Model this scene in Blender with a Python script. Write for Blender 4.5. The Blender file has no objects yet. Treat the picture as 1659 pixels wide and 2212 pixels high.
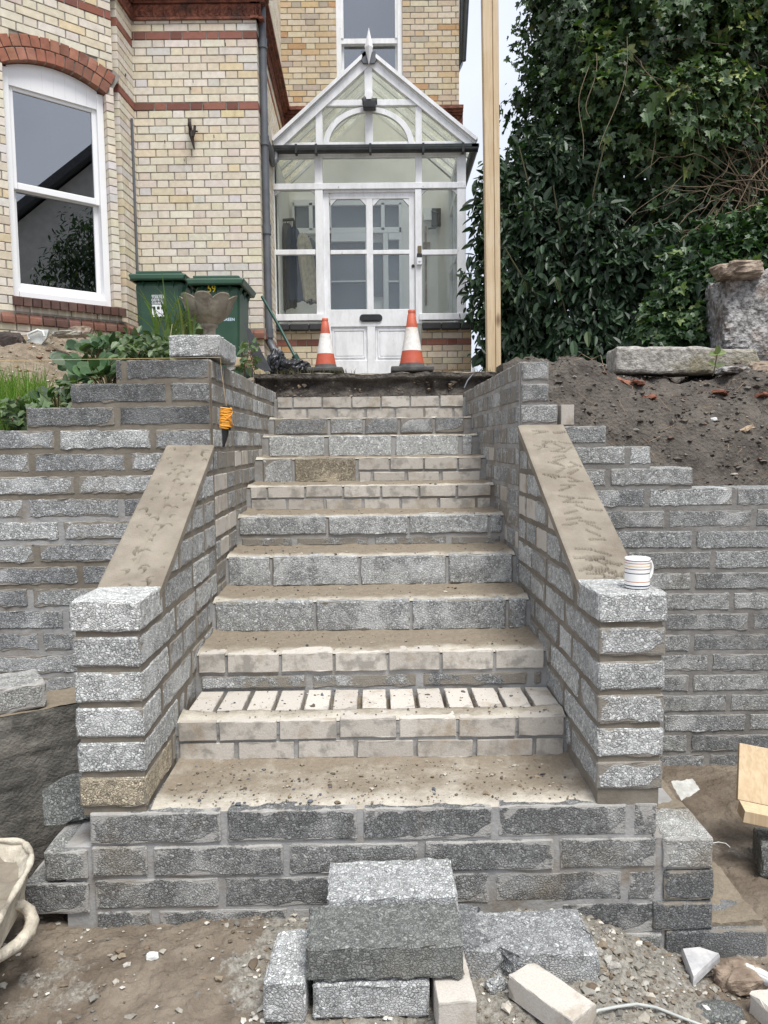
import bpy, math, random
import numpy as np
from mathutils import Matrix, Vector
rnd = random.Random(7); rg = np.random.default_rng(7)
SC = bpy.context.scene; COL = SC.collection
# ---------------------------------------------------------------- camera
F = 1661.; CX, CY = 829.5, 1106.; TILT = math.radians(5.14); ROLL = math.radians(-0.55); H = 1.55
def _rx(a): c, s = math.cos(a), math.sin(a); return np.array([[1,0,0],[0,c,-s],[0,s,c]])
def _rz(a): c, s = math.cos(a), math.sin(a); return np.array([[c,-s,0],[s,c,0],[0,0,1.]])
CM = _rx(math.pi/2-TILT) @ _rz(ROLL)
cam = bpy.data.objects.new('camera', bpy.data.cameras.new('camera')); COL.objects.link(cam)
m4 = Matrix([list(CM[i])+[0] for i in range(3)]+[[0,0,0,1]]); m4.translation = Vector((0,0,H)); cam.matrix_world = m4
cam.data.sensor_fit = 'HORIZONTAL'; cam.data.sensor_width = 36; cam.data.lens = 36*F/1659; cam.data.clip_end = 400; cam.data.clip_start = .05
SC.camera = cam
# ---------------------------------------------------------------- sky, light, exposure (overcast)
w = bpy.data.worlds.new('World'); SC.world = w; w.use_nodes = True
nt = w.node_tree; nt.nodes.clear()
sky = nt.nodes.new('ShaderNodeTexSky'); sky.sky_type = 'NISHITA'; sky.sun_disc = False
SUN_EL, SUN_AZ = math.radians(66), math.radians(150)
sky.sun_elevation = SUN_EL; sky.sun_rotation = SUN_AZ; sky.dust_density = 3; sky.air_density = 1
hs = nt.nodes.new('ShaderNodeHueSaturation'); hs.inputs['Saturation'].default_value = .30
tc = nt.nodes.new('ShaderNodeTexCoord'); nz = nt.nodes.new('ShaderNodeTexNoise'); nz.inputs['Scale'].default_value = 2.2; nz.inputs['Detail'].default_value = 5
cr = nt.nodes.new('ShaderNodeValToRGB'); cr.color_ramp.elements[0].position = .3; cr.color_ramp.elements[0].color = (.5,.51,.53,1); cr.color_ramp.elements[1].position = .72; cr.color_ramp.elements[1].color = (1,1,1,1)
mx = nt.nodes.new('ShaderNodeMix'); mx.data_type = 'RGBA'; mx.blend_type = 'MULTIPLY'; mx.inputs[0].default_value = .75
mc = nt.nodes.new('ShaderNodeMix'); mc.data_type = 'RGBA'; mc.inputs[0].default_value = .72; mc.inputs[7].default_value = (7.5, 8.0, 9.1, 1)
bg = nt.nodes.new('ShaderNodeBackground'); bg.inputs[1].default_value = .10; ow = nt.nodes.new('ShaderNodeOutputWorld')
L = nt.links.new
L(sky.outputs[0], hs.inputs['Color']); L(hs.outputs[0], mc.inputs[6]); L(tc.outputs['Generated'], nz.inputs['Vector']); L(nz.outputs[0], cr.inputs[0])
L(mc.outputs[2], mx.inputs[6]); L(cr.outputs[0], mx.inputs[7]); L(mx.outputs[2], bg.inputs[0]); L(bg.outputs[0], ow.inputs[0])
sl = bpy.data.lights.new('sun', 'SUN'); sl.energy = 2.4; sl.angle = math.radians(25); sl.color = (1,.97,.92)
sun = bpy.data.objects.new('sun', sl); COL.objects.link(sun)
sd = Vector((math.sin(SUN_AZ)*math.cos(SUN_EL), math.cos(SUN_AZ)*math.cos(SUN_EL), math.sin(SUN_EL)))
sun.rotation_euler = sd.to_track_quat('Z','Y').to_euler(); sun.location = (0,-5,12)
SC.view_settings.view_transform = 'Standard'; SC.view_settings.look = 'None'; SC.view_settings.gamma = 1; SC.view_settings.exposure = .88
# ---------------------------------------------------------------- pixel (photo 1659x2212) -> world
def _ray(x, y): return CM @ np.array([(x-CX)/F, -(y-CY)/F, -1.])
def atY(x, y, Y): r = _ray(x,y); return r*(Y/r[1])+np.array([0,0,H])
def atZ(x, y, Z): r = _ray(x,y); return r*((Z-H)/r[2])+np.array([0,0,H])
def PR(x0, y0, x1, y1, Y):      # pixel rectangle -> X0,X1,Z0,Z1 on plane Y
    ym, xm = (y0+y1)/2, (x0+x1)/2
    return atY(x0,ym,Y)[0], atY(x1,ym,Y)[0], atY(xm,y1,Y)[2], atY(xm,y0,Y)[2]
# ---------------------------------------------------------------- mesh collector
_topo = {}
def lattice(nx, ny, nz_):
    k = (nx,ny,nz_)
    if k in _topo: return _topo[k]
    idx = {}; pts = []
    for i in range(nx+1):
        for j in range(ny+1):
            for l in range(nz_+1):
                if i in (0,nx) or j in (0,ny) or l in (0,nz_): idx[(i,j,l)] = len(pts); pts.append((i,j,l))
    f = []
    for i in range(nx):
        for j in range(ny):
            f.append([idx[(i,j,0)],idx[(i,j+1,0)],idx[(i+1,j+1,0)],idx[(i+1,j,0)]]); f.append([idx[(i,j,nz_)],idx[(i+1,j,nz_)],idx[(i+1,j+1,nz_)],idx[(i,j+1,nz_)]])
    for i in range(nx):
        for l in range(nz_):
            f.append([idx[(i,0,l)],idx[(i+1,0,l)],idx[(i+1,0,l+1)],idx[(i,0,l+1)]]); f.append([idx[(i,ny,l)],idx[(i,ny,l+1)],idx[(i+1,ny,l+1)],idx[(i+1,ny,l)]])
    for j in range(ny):
        for l in range(nz_):
            f.append([idx[(0,j,l)],idx[(0,j,l+1)],idx[(0,j+1,l+1)],idx[(0,j+1,l)]]); f.append([idx[(nx,j,l)],idx[(nx,j+1,l)],idx[(nx,j+1,l+1)],idx[(nx,j,l+1)]])
    _topo[k] = (np.array(pts), np.array(f)); return _topo[k]
class MB:
    def __init__(s): s.V=[]; s.F=[]; s.M=[]; s.C=[]; s.S=[]; s.n=0
    def add(s, v, f, mi=0, col=(.5,.5,1,1), smooth=False):
        v = np.asarray(v, float).reshape(-1,3); c = np.asarray(col, float)
        if c.ndim == 1: c = np.tile(c, (len(v),1))
        s.V.append(v); s.C.append(c)
        if isinstance(f, np.ndarray):
            s.F.append((f+s.n).astype(np.int64)); s.M.append(np.full(len(f), mi) if np.isscalar(mi) else np.asarray(mi)); s.S.append(np.full(len(f), smooth))
        else:
            for q in f: s.F.append(np.array([q])+s.n); s.M.append(np.array([mi])); s.S.append(np.array([smooth]))
        s.n += len(v)
    def mapv(s, fn): s.V = [fn(v) for v in s.V]; return s
    def box(s, x0,x1,y0,y1,z0,z1, mi=0, col=(.5,.5,1,1), bev=0, fr=None):
        if bev: return s.block((x0,y0,z0),(x1,y1,z1), mi=mi, col=col, r=bev, seg=9, jit=0, fr=fr, smooth=False)
        v = np.array([[x0,y0,z0],[x1,y0,z0],[x1,y1,z0],[x0,y1,z0],[x0,y0,z1],[x1,y0,z1],[x1,y1,z1],[x0,y1,z1]])
        if fr: v = fr(v)
        s.add(v, np.array([[0,3,2,1],[4,5,6,7],[0,1,5,4],[1,2,6,5],[2,3,7,6],[3,0,4,7]]), mi, col)
    def block(s, mn, mx_, mi=0, col=(.5,.5,0,1), r=.006, seg=.05, jit=.0015, fr=None, clamp=None, smooth=False):
        mn = np.minimum(mn, mx_).astype(float); mx_ = np.maximum(mn, mx_).astype(float); Ls = mx_-mn; ps = []
        if Ls.min() <= 0: return
        for a in range(3):
            rr = min(r, Ls[a]*.3); n = max(1, int(round((Ls[a]-2*rr)/seg)))
            ps.append(np.concatenate([[0], np.linspace(rr, Ls[a]-rr, n+1), [Ls[a]]]))
        n = [len(p)-1 for p in ps]; pts, f = lattice(*n)
        co = np.stack([ps[a][pts[:,a]] for a in range(3)], 1)
        ex = np.stack([(pts[:,a]==0)|(pts[:,a]==n[a]) for a in range(3)], 1); cnt = ex.sum(1)
        e = np.sort(np.minimum(co, Ls-co), 1)[:,1]
        pull = np.where(cnt==2, .3, np.where(cnt==3, .42, 0))*min(r, Ls.min()*.3)
        sg = np.where(co < Ls/2, 1., -1.)
        co = co + sg*ex*pull[:,None]
        if jit: co += rg.normal(0, 1, co.shape)*jit*np.where(cnt>=2, 1.0, .15)[:,None]
        co += mn
        if clamp: co = clamp(co)
        if fr: co = fr(co)
        c = np.tile(np.array(col, float), (len(co),1)); 
        if col[2] == 0: c[:,2] = np.clip(e*10, 0, 1)
        s.add(co, f, mi, c, smooth)
    def tube(s, pts, rad, mi=0, n=8, col=(.5,.5,1,1), cap=True):
        P = np.array(pts, float); R = np.full(len(P), rad) if np.isscalar(rad) else np.array(rad, float)
        T_ = np.gradient(P, axis=0); T_ /= np.linalg.norm(T_,axis=1)[:,None]+1e-9
        up = np.array([0,0,1.]) if abs(T_[0][2]) < .9 else np.array([1.,0,0]); vs = []
        a = np.linspace(0, 2*math.pi, n, endpoint=False)
        for i in range(len(P)):
            u = np.cross(T_[i], up); u /= np.linalg.norm(u)+1e-9; v = np.cross(T_[i], u); up = -v if False else np.cross(u, T_[i])
            vs.append(P[i]+R[i]*(np.cos(a)[:,None]*u+np.sin(a)[:,None]*v))
        V = np.concatenate(vs); f = []
        for i in range(len(P)-1):
            for j in range(n): f.append([i*n+j, i*n+(j+1)%n, (i+1)*n+(j+1)%n, (i+1)*n+j])
        s.add(V, np.array(f), mi, col, True)
        if cap: s.add(vs[0], [list(range(n))], mi, col); s.add(vs[-1], [list(range(n))[::-1]], mi, col)
    def lathe(s, prof, c=(0,0,0), n=32, mi=0, col=(.5,.5,1,1), fn=None, mids=None):
        a = np.linspace(0, 2*math.pi, n, endpoint=False); V = []
        for (r, z) in prof: V.append(np.stack([r*np.cos(a), r*np.sin(a), np.full(n, z)], 1))
        V = np.concatenate(V)
        if fn: V = fn(V)
        f = []; ms = []
        for i in range(len(prof)-1):
            for j in range(n): f.append([i*n+j, i*n+(j+1)%n, (i+1)*n+(j+1)%n, (i+1)*n+j]); ms.append(mids[i] if mids else mi)
        s.add(V+np.array(c), np.array(f), np.array(ms), col, True)
    def grid(s, X, Y, Z, mi=0, col=(.5,.5,1,1), smooth=True, flip=False):
        ny, nx = X.shape; V = np.stack([X,Y,Z],-1).reshape(-1,3)
        i = np.arange(ny-1)[:,None]*nx+np.arange(nx-1)[None,:]; i = i.ravel()
        f = np.stack([i,i+1,i+nx+1,i+nx],1)
        if flip: f = f[:,::-1]
        s.add(V, f, mi, col, smooth)
    def prism(s, poly, y0, y1, mi=0, col=(.5,.5,1,1), fr=None):   # polygon of (x,z), extruded in y
        n = len(poly); v = np.array([[p[0],y0,p[1]] for p in poly]+[[p[0],y1,p[1]] for p in poly])
        if fr: v = fr(v)
        s.add(v, [list(range(n)), [n+i for i in range(n)][::-1]]+[[i,n+i,n+(i+1)%n,(i+1)%n] for i in range(n)], mi, col)
WM = {}
def thing(name, label, cat, loc=(0,0,0), rz=0, group=None):
    o = bpy.data.objects.new(name, None); COL.objects.link(o); o.location = loc; o.rotation_euler = (0,0,rz); o.empty_display_size = .1
    o['label'] = label; o['category'] = cat
    if group: o['group'] = group
    WM[o.name] = Matrix.Translation(Vector(loc)) @ Matrix.Rotation(rz, 4, 'Z'); return o
def build(name, mb, mats, parent=None, label=None, cat=None, group=None, kind=None):
    me = bpy.data.meshes.new(name); V = np.concatenate(mb.V)
    if parent is not None: W = WM[parent.name].copy()
    else: W = Matrix.Translation(Vector(((V[:,0].min()+V[:,0].max())/2, (V[:,1].min()+V[:,1].max())/2, V[:,2].min())))
    inv = np.array(W.inverted()); V = V @ inv[:3,:3].T + inv[:3,3]
    me.vertices.add(len(V)); me.vertices.foreach_set('co', V.ravel())
    lt = np.concatenate([f.shape[1]*np.ones(len(f), int) for f in mb.F]); lv = np.concatenate([f.ravel() for f in mb.F])
    me.loops.add(len(lv)); me.loops.foreach_set('vertex_index', lv); me.polygons.add(len(lt))
    me.polygons.foreach_set('loop_start', np.concatenate([[0], np.cumsum(lt)[:-1]])); me.polygons.foreach_set('loop_total', lt)
    me.polygons.foreach_set('material_index', np.concatenate(mb.M)); me.polygons.foreach_set('use_smooth', np.concatenate(mb.S))
    me.update(calc_edges=True)
    at = me.color_attributes.new('tone', 'FLOAT_COLOR', 'POINT'); at.data.foreach_set('color', np.concatenate(mb.C).astype(np.float32).ravel())
    for m in (mats if isinstance(mats, (list,tuple)) else [mats]): me.materials.append(m)
    o = bpy.data.objects.new(name, me); COL.objects.link(o); WM[o.name] = W
    if parent is not None: o.parent = parent
    else: o.location = W.translation
    if label: o['label'] = label
    if cat: o['category'] = cat
    if group: o['group'] = group
    if kind: o['kind'] = kind
    return o
def rotfr(cx, cy, a, cz=0, ax=0, ay=0):     # frame: local coords -> rotate (x tilt, y tilt, z) -> translate
    M = np.array((Matrix.Rotation(a,3,'Z') @ Matrix.Rotation(ay,3,'Y') @ Matrix.Rotation(ax,3,'X')))
    return lambda v: np.asarray(v) @ M.T + np.array([cx,cy,cz])
def sn(x, y, z=0, s=0):     # cheap smooth noise, about -1..1
    return (np.sin(x*1.7+y*2.3+s*1.3+1.1*np.sin(y*1.9-z+s))+np.sin(-x*2.9+y*1.3+z*2.1+s*2.7+1.3*np.sin(x*2.2+s))+np.sin(x*1.1-y*3.1+z*1.7+s*.7))/3
def fbm(x, y, z=0, s=0, o=4, f=1., g=.5):
    t = 0; a = 1
    for i in range(o): t = t+a*sn(x*f, y*f, z*f, s+i*5.3); f *= 2.13; a *= g
    return t
# ---------------------------------------------------------------- materials
class NT:
    def __init__(s, name):
        s.m = bpy.data.materials.new(name); s.m.use_nodes = True; s.t = s.m.node_tree; s.t.nodes.clear()
        s.out = s.n('OutputMaterial'); s.b = s.n('BsdfPrincipled'); s.l(s.b.outputs[0], s.out.inputs[0]); s._co = None
    def n(s, ty, **kw):
        q = s.t.nodes.new('ShaderNode'+ty)
        for k, v in kw.items(): setattr(q, k, v)
        return q
    def l(s, a, b): s.t.links.new(a, b)
    def co(s):
        if s._co is None: s._co = s.n('TexCoord').outputs['Object']
        return s._co
    def sc(s, v):
        mp = s.n('Mapping'); s.l(s.co(), mp.inputs[0]); mp.inputs['Scale'].default_value = v; return mp.outputs[0]
    def noise(s, scale, detail=4, rough=.55, vec=None, dist=0):
        q = s.n('TexNoise'); q.inputs['Scale'].default_value = scale; q.inputs['Detail'].default_value = detail; q.inputs['Roughness'].default_value = rough
        q.inputs['Distortion'].default_value = dist; s.l(vec or s.co(), q.inputs['Vector']); return q.outputs[0]
    def vor(s, scale, feature='F1', vec=None):
        q = s.n('TexVoronoi'); q.feature = feature; q.inputs['Scale'].default_value = scale; s.l(vec or s.co(), q.inputs['Vector']); return q
    def rng(s, v, a, b, c=0, d=1, sm=False):
        q = s.n('MapRange'); q.interpolation_type = 'SMOOTHSTEP' if sm else 'LINEAR'
        s.l(v, q.inputs[0]); 
        for i, x in enumerate((a,b,c,d)): q.inputs[i+1].default_value = x
        return q.outputs[0]
    def math(s, op, a, b=None, c=None):
        q = s.n('Math', operation=op)
        for i, x in enumerate((a,b,c)):
            if x is None: continue
            if isinstance(x, (int,float)): q.inputs[i].default_value = x
            else: s.l(x, q.inputs[i])
        return q.outputs[0]
    def mix(s, f, a, b, mode='MIX'):
        q = s.n('Mix', data_type='RGBA', blend_type=mode)
        for i, x in ((0,f),(6,a),(7,b)):
            if isinstance(x, (int,float)) and i == 0: q.inputs[0].default_value = x
            elif isinstance(x, (int,float)): q.inputs[i].default_value = (x,x,x,1)
            elif isinstance(x, tuple): q.inputs[i].default_value = (*x,1)
            else: s.l(x, q.inputs[i])
        return q.outputs[2]
    def tone(s):
        q = s.n('Attribute', attribute_name='tone'); sp = s.n('SeparateColor'); s.l(q.outputs['Color'], sp.inputs[0]); return q.outputs['Color'], sp.outputs[0], sp.outputs[1], sp.outputs[2]
    def bump(s, h, st=.5, d=.01, prev=None):
        q = s.n('Bump'); q.inputs['Strength'].default_value = st; q.inputs['Distance'].default_value = d; s.l(h, q.inputs['Height'])
        if prev is not None: s.l(prev, q.inputs['Normal'])
        return q.outputs[0]
    def fin(s, col=None, rough=.8, nrm=None, **kw):
        if col is not None:
            if isinstance(col, tuple): s.b.inputs['Base Color'].default_value = (*col,1)
            else: s.l(col, s.b.inputs['Base Color'])
        if isinstance(rough, (int,float)): s.b.inputs['Roughness'].default_value = rough
        else: s.l(rough, s.b.inputs['Roughness'])
        if nrm is not None: s.l(nrm, s.b.inputs['Normal'])
        for k, v in kw.items(): s.b.inputs[k].default_value = v
        return s.m
def m_block(name, base, dark=.25, smear=(.20,.18,.15), sm=.5, grain=88, dirt=.35):
    t = NT(name); _, tr, tg, tb = t.tone()
    wn = t.n('TexNoise'); wn.inputs['Scale'].default_value = 55; wn.inputs['Detail'].default_value = 3; t.l(t.co(), wn.inputs['Vector'])
    wv = t.n('VectorMath', operation='MULTIPLY_ADD'); t.l(wn.outputs['Color'], wv.inputs[0]); wv.inputs[1].default_value = (.022,.022,.022); t.l(t.co(), wv.inputs[2]); W_ = wv.outputs[0]
    v = t.vor(grain*1.25, vec=W_); sp = t.n('SeparateColor'); t.l(v.outputs['Color'], sp.inputs[0]); e = t.vor(grain*1.25, 'DISTANCE_TO_EDGE', vec=W_).outputs['Distance']
    fine = t.noise(300, 3, .7); big = t.noise(4.5, 4); mid = t.noise(30, 5, .7); B = lambda k: tuple(x*k for x in base)
    g = t.mix(t.rng(sp.outputs[0], .1, .95), B(.50), B(1.50)); g = t.mix(t.rng(sp.outputs[1], .86, .93), g, B(2.1))
    g = t.mix(.45, g, t.mix(t.rng(fine, .3, .7), B(.40), B(1.75)))
    pit = t.math('MULTIPLY', t.rng(e, .02, .12, 1, 0), t.rng(mid, .40, .56, 0, 1)); g = t.mix(t.math('MULTIPLY', pit, .85), g, B(dark))
    hole = t.math('MULTIPLY', t.rng(sp.outputs[2], .86, .9), t.rng(v.outputs['Distance'], .35, .1)); g = t.mix(hole, g, B(dark*.6))
    g = t.mix(1, g, t.mix(tr, (.50,.51,.53), (1.48,1.48,1.46)), 'MULTIPLY')
    g = t.mix(t.rng(big, .52, .62, 0, .5), t.mix(.0, g, B(1)), t.mix(pit, B(1.9), B(1.0)))
    s1 = t.math('ADD', t.math('MULTIPLY', t.noise(9, 5, .62), 1.25), t.math('MULTIPLY', tb, -1.75))
    smf = t.rng(s1, .62-sm*.3, .70-sm*.3, 0, .93)
    g = t.mix(smf, g, t.mix(t.noise(40, 4, .6), tuple(x*.8 for x in smear), tuple(x*1.22 for x in smear)))
    g = t.mix(t.rng(t.noise(3.1, 6, .65), .54, .72, 0, dirt), g, (.19,.15,.10))
    h = t.math('ADD', t.math('MULTIPLY', t.rng(e, 0, .2), .55), t.math('ADD', t.math('MULTIPLY', mid, .8), t.math('MULTIPLY', sp.outputs[0], .35)))
    h = t.math('MULTIPLY', h, t.math('SUBTRACT', 1, t.math('MULTIPLY', smf, .8)))
    return t.fin(g, .92, t.bump(h, .8, .006))
def m_gen(name, c1, c2, s1=20, rough=.85, b=.4, bs=60, bd=.004, c3=None, s3=4, f3=.5, lo=.35, hi=.65, detail=5, **kw):
    t = NT(name); col = t.mix(t.rng(t.noise(s1, detail, .6), lo, hi), c1, c2)
    if c3: col = t.mix(t.rng(t.noise(s3, 5, .6), .5, .68, 0, f3), col, c3)
    return t.fin(col, rough, t.bump(t.noise(bs, 4, .6), b, bd) if b else None, **kw)
def m_tone(name, rough=.85, b=.4, bs=60, bd=.003, stain=.35, sc_=14, **kw):     # base colour from the attribute, with stains
    t = NT(name); c, *_ = t.tone(); col = t.mix(t.rng(t.noise(sc_, 5, .65), .35, .75), c, t.mix(1, c, (1-stain,1-stain*1.05,1-stain*1.15), 'MULTIPLY')); col = t.mix(t.rng(t.noise(2.2, 6, .7, t.sc((1,1,.45))), .5, .72, 0, stain*1.3), col, t.mix(1, c, (.62,.58,.52), 'MULTIPLY')); col = t.mix(t.rng(t.noise(48, 4, .7), .64, .72, 0, stain*1.6), col, t.mix(1, c, (.45,.40,.34), 'MULTIPLY'))
    return t.fin(col, rough, t.bump(t.noise(bs, 4, .6), b, bd) if b else None, **kw)
M_BLK = m_block('block_grey', (.345,.35,.347), smear=(.21,.19,.16), sm=.6); M_BLKF = m_block('block_grey_rough', (.37,.377,.372), sm=.05, dirt=.2, grain=80); M_BLKR = m_block('block_grey_dry', (.30,.305,.298), smear=(.24,.23,.215), sm=.4, dirt=.25)
M_BLKD = m_block('block_dark', (.145,.148,.148), dark=.3, sm=.2, dirt=.3); M_TAN = m_block('block_tan', (.36,.31,.23), sm=.3, dirt=.5)
M_BLKW = m_block('block_footing', (.255,.255,.245), sm=.55, smear=(.33,.32,.30), dirt=.55)
def m_light():
    t = NT('concrete_brick'); _, tr, tg, tb = t.tone()
    g = t.mix(t.noise(170, 3, .7), (.36,.335,.30), (.62,.59,.545)); g = t.mix(1, g, t.mix(tr, (.72,.70,.68), (1.08,1.07,1.05)), 'MULTIPLY')
    g = t.mix(t.rng(t.noise(7, 5, .65), .53, .68, 0, .7), g, (.28,.215,.14))
    s1 = t.math('ADD', t.math('MULTIPLY', t.noise(15, 4, .6), 1.), t.math('MULTIPLY', tb, -4.)); g = t.mix(t.rng(s1, .38, .5, 0, .8), g, (.25,.235,.21))
    return t.fin(g, .9, t.bump(t.noise(150, 3, .7), .5, .003))
M_LB = m_light()
M_MORT = m_gen('mortar_fresh', (.14,.12,.093), (.20,.178,.145), 9, .9, .5, 90, .004, (.11,.09,.065), 5, .5)
M_MORG = m_gen('mortar_dry', (.25,.247,.24), (.35,.347,.34), 9, .9, .6, 70, .005, (.19,.155,.115), 4, .85); M_MORR = m_gen('mortar_right', (.15,.143,.132), (.23,.222,.208), 7, .9, .6, 60, .006, (.29,.285,.275), 5, .6)
M_RAMP = m_gen('ramp_mortar', (.19,.163,.125), (.285,.25,.20), 5, .8, .9, 130, .004, (.14,.115,.083), 2.6, .9)
M_RENDER = m_gen('scraped_render', (.085,.080,.070), (.18,.17,.15), 9, .92, 1, 90, .009, (.15,.125,.095), 3, .8, lo=.4, hi=.6)
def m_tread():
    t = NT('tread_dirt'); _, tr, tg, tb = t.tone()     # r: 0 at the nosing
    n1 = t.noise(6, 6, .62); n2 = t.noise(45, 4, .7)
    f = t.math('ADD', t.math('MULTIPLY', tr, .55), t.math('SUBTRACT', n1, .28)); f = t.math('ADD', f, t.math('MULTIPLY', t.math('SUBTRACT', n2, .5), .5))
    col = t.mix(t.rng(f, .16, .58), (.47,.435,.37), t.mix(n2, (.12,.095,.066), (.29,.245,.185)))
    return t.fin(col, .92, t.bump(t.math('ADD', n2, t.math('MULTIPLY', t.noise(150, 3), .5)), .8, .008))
M_TREAD = m_tread()
def m_soil(name, a, b_, c, d=.02, s=9):
    t = NT(name); n1 = t.noise(s, 7, .62, dist=.3); n2 = t.noise(60, 5, .7)
    col = t.mix(t.rng(n1, .35, .65), a, b_); col = t.mix(t.rng(n2, .58, .72, 0, .8), col, c); col = t.mix(t.rng(t.noise(1.6, 4, .6), .5, .65, 0, .55), col, tuple((x+y)/2 for x, y in zip(a, c)))
    v = t.vor(42).outputs['Distance']
    h = t.math('ADD', t.math('MULTIPLY', n1, 1.2), t.math('ADD', t.math('MULTIPLY', n2, .45), t.math('MULTIPLY', v, -.35)))
    return t.fin(col, .9, t.bump(h, .95, d))
def m_ground():
    t = NT('mud'); _, tr, tg, tb = t.tone(); n1 = t.noise(8, 7, .62, dist=.4); n2 = t.noise(60, 5, .7); n3 = t.noise(2.2, 4, .6)
    a = t.mix(t.rng(n1, .35, .65), (.125,.098,.072), (.23,.19,.145)); a = t.mix(t.rng(n2, .62, .75, 0, .5), a, (.30,.26,.21)); a = t.mix(t.rng(n3, .5, .65, 0, .5), a, (.085,.06,.04))
    b_ = t.mix(t.rng(n2, .38, .66), (.16,.145,.12), (.36,.34,.30)); b_ = t.mix(t.rng(n1, .5, .7, 0, .6), b_, (.22,.18,.13))
    h = t.math('ADD', t.math('MULTIPLY', n1, 1.2), t.math('ADD', t.math('MULTIPLY', n2, .6), t.math('MULTIPLY', t.vor(45).outputs['Distance'], -.35)))
    return t.fin(t.mix(t.rng(t.math('ADD', tr, t.math('SUBTRACT', n2, .5)), .3, .6), a, b_), .88, t.bump(h, 1, .02))
M_GROUND = m_ground()
M_GRAVELG = m_soil('gravelly_mud', (.19,.165,.13), (.27,.24,.20), (.42,.39,.34))
M_SOIL = m_soil('dark_soil', (.046,.037,.030), (.125,.108,.09), (.22,.195,.165), .04)
M_PALESOIL = m_soil('rubble_soil', (.15,.115,.075), (.27,.22,.16), (.48,.43,.35), .03, 14)
M_BRICK = m_tone('house_brick', .85, .35, 90, .002, .22, 22); M_BMORT = m_gen('brick_mortar', (.20,.185,.16), (.30,.28,.25), 20, .95, .4)
M_TERRA = m_gen('terracotta', (.11,.035,.022), (.26,.09,.05), 18, .8, .8, 45, .02, (.045,.03,.025), 6, .7)
M_REDB = m_tone('red_brick', .85, .5, 70, .004, .45, 12)
M_WHITE = m_gen('white_pvc', (.78,.79,.80), (.82,.82,.83), 3, .35, 0)
def m_paint():
    t = NT('old_white_paint'); n = t.noise(9, 7, .7, t.sc((1,1,.35))); n2 = t.noise(38, 5, .7, t.sc((1,1,.3)))
    col = t.mix(t.rng(n, .38, .66, 0, 1), (.84,.85,.87), (.66,.67,.68)); col = t.mix(t.rng(n2, .66, .72, 0, .85), col, (.20,.185,.16))
    return t.fin(col, .6, t.bump(n2, .3, .003))
M_PAINT = m_paint()
def m_glass(name, refl=.22, tint=(.8,.85,.86), rough=.0, dirt=0.):
    t = NT(name); tr = t.n('BsdfTransparent'); tr.inputs[0].default_value = (*tint,1); gl = t.n('BsdfGlossy'); gl.inputs['Roughness'].default_value = rough; gl.inputs[0].default_value = (.93,.96,1,1)
    mxs = t.n('MixShader'); lw = t.n('LayerWeight'); lw.inputs[0].default_value = .25; f = t.math('ADD', refl, t.math('MULTIPLY', lw.outputs['Fresnel'], .35)); t.l(f, mxs.inputs[0])
    t.l(tr.outputs[0], mxs.inputs[1]); t.l(gl.outputs[0], mxs.inputs[2]); last = mxs.outputs[0]
    if dirt:
        m2 = t.n('MixShader'); tl = t.n('BsdfTranslucent'); tl.inputs[0].default_value = (.9,.9,.82,1); df = t.n('BsdfDiffuse'); df.inputs[0].default_value = (.62,.62,.56,1); m3 = t.n('MixShader'); m3.inputs[0].default_value = .45
        t.l(tl.outputs[0], m3.inputs[1]); t.l(df.outputs[0], m3.inputs[2]); t.l(t.rng(t.noise(5, 5, .6), .3, .7, dirt*.6, dirt), m2.inputs[0]); t.l(last, m2.inputs[1]); t.l(m3.outputs[0], m2.inputs[2]); last = m2.outputs[0]
    t.l(last, t.out.inputs[0]); return t.m
M_GLASS = m_glass('window_glass', .24, (.35,.37,.38)); M_PGLASS = m_glass('porch_glass', .015, (.93,.95,.94), 0, .05); M_RGLASS = m_glass('roof_glass', .01, (.95,.96,.92), .1, .38)
M_DGLASS = m_glass('inner_glass', .22, (.3,.32,.33))
M_GREEN = m_gen('green_plastic', (.020,.062,.036), (.028,.080,.048), 5, .42, .15, 200, .001, (.03,.09,.06), 3, .4)
M_BLACK = m_gen('black_plastic', (.012,.013,.015), (.025,.026,.028), 10, .45, .1)
M_GUT = m_gen('black_gutter', (.010,.012,.012), (.03,.034,.032), 12, .4, .2)
M_GREY = m_gen('grey_pipe', (.085,.092,.105), (.125,.135,.15), 6, .5, .1)
M_SLATE = m_gen('slate', (.035,.037,.042), (.07,.073,.08), 14, .6, .5)
M_BAG = m_gen('black_sheeting', (.008,.009,.012), (.02,.022,.028), 10, .3, .4, 30, .01)
M_ORANGE = m_gen('cone_orange', (.42,.072,.035), (.50,.115,.06), 8, .55, .2, 60, .002, (.20,.05,.03), 7, .7)
M_CWHITE = m_gen('cone_sleeve', (.62,.60,.56), (.75,.73,.70), 30, .5, .4, 120, .002, (.42,.33,.2), 7, .7)
M_RUBBER = m_gen('recycled_rubber', (.045,.043,.042), (.10,.097,.09), 10, .85, .5)
def m_wood():
    t = NT('pine_timber'); n = t.noise(5, 5, .55, t.sc((9,9,.45)), 1.5); n2 = t.noise(3, 4, .5)
    col = t.mix(t.rng(n, .3, .7), (.60,.47,.31), (.46,.34,.20)); col = t.mix(t.rng(n2, .5, .75, 0, .6), col, (.66,.57,.42))
    v = t.vor(3.2, 'F1', t.sc((1.6,1.6,.62))).outputs['Distance']; col = t.mix(t.rng(v, .07, .15, .9, 0), col, (.16,.09,.045))
    return t.fin(col, .7, t.bump(n, .2, .003))
M_WOOD = m_wood()
M_STONE = m_gen('weathered_stone', (.20,.185,.165), (.46,.44,.40), 28, .9, 1, 40, .015, (.16,.13,.04), 2.2, .75)
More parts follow.
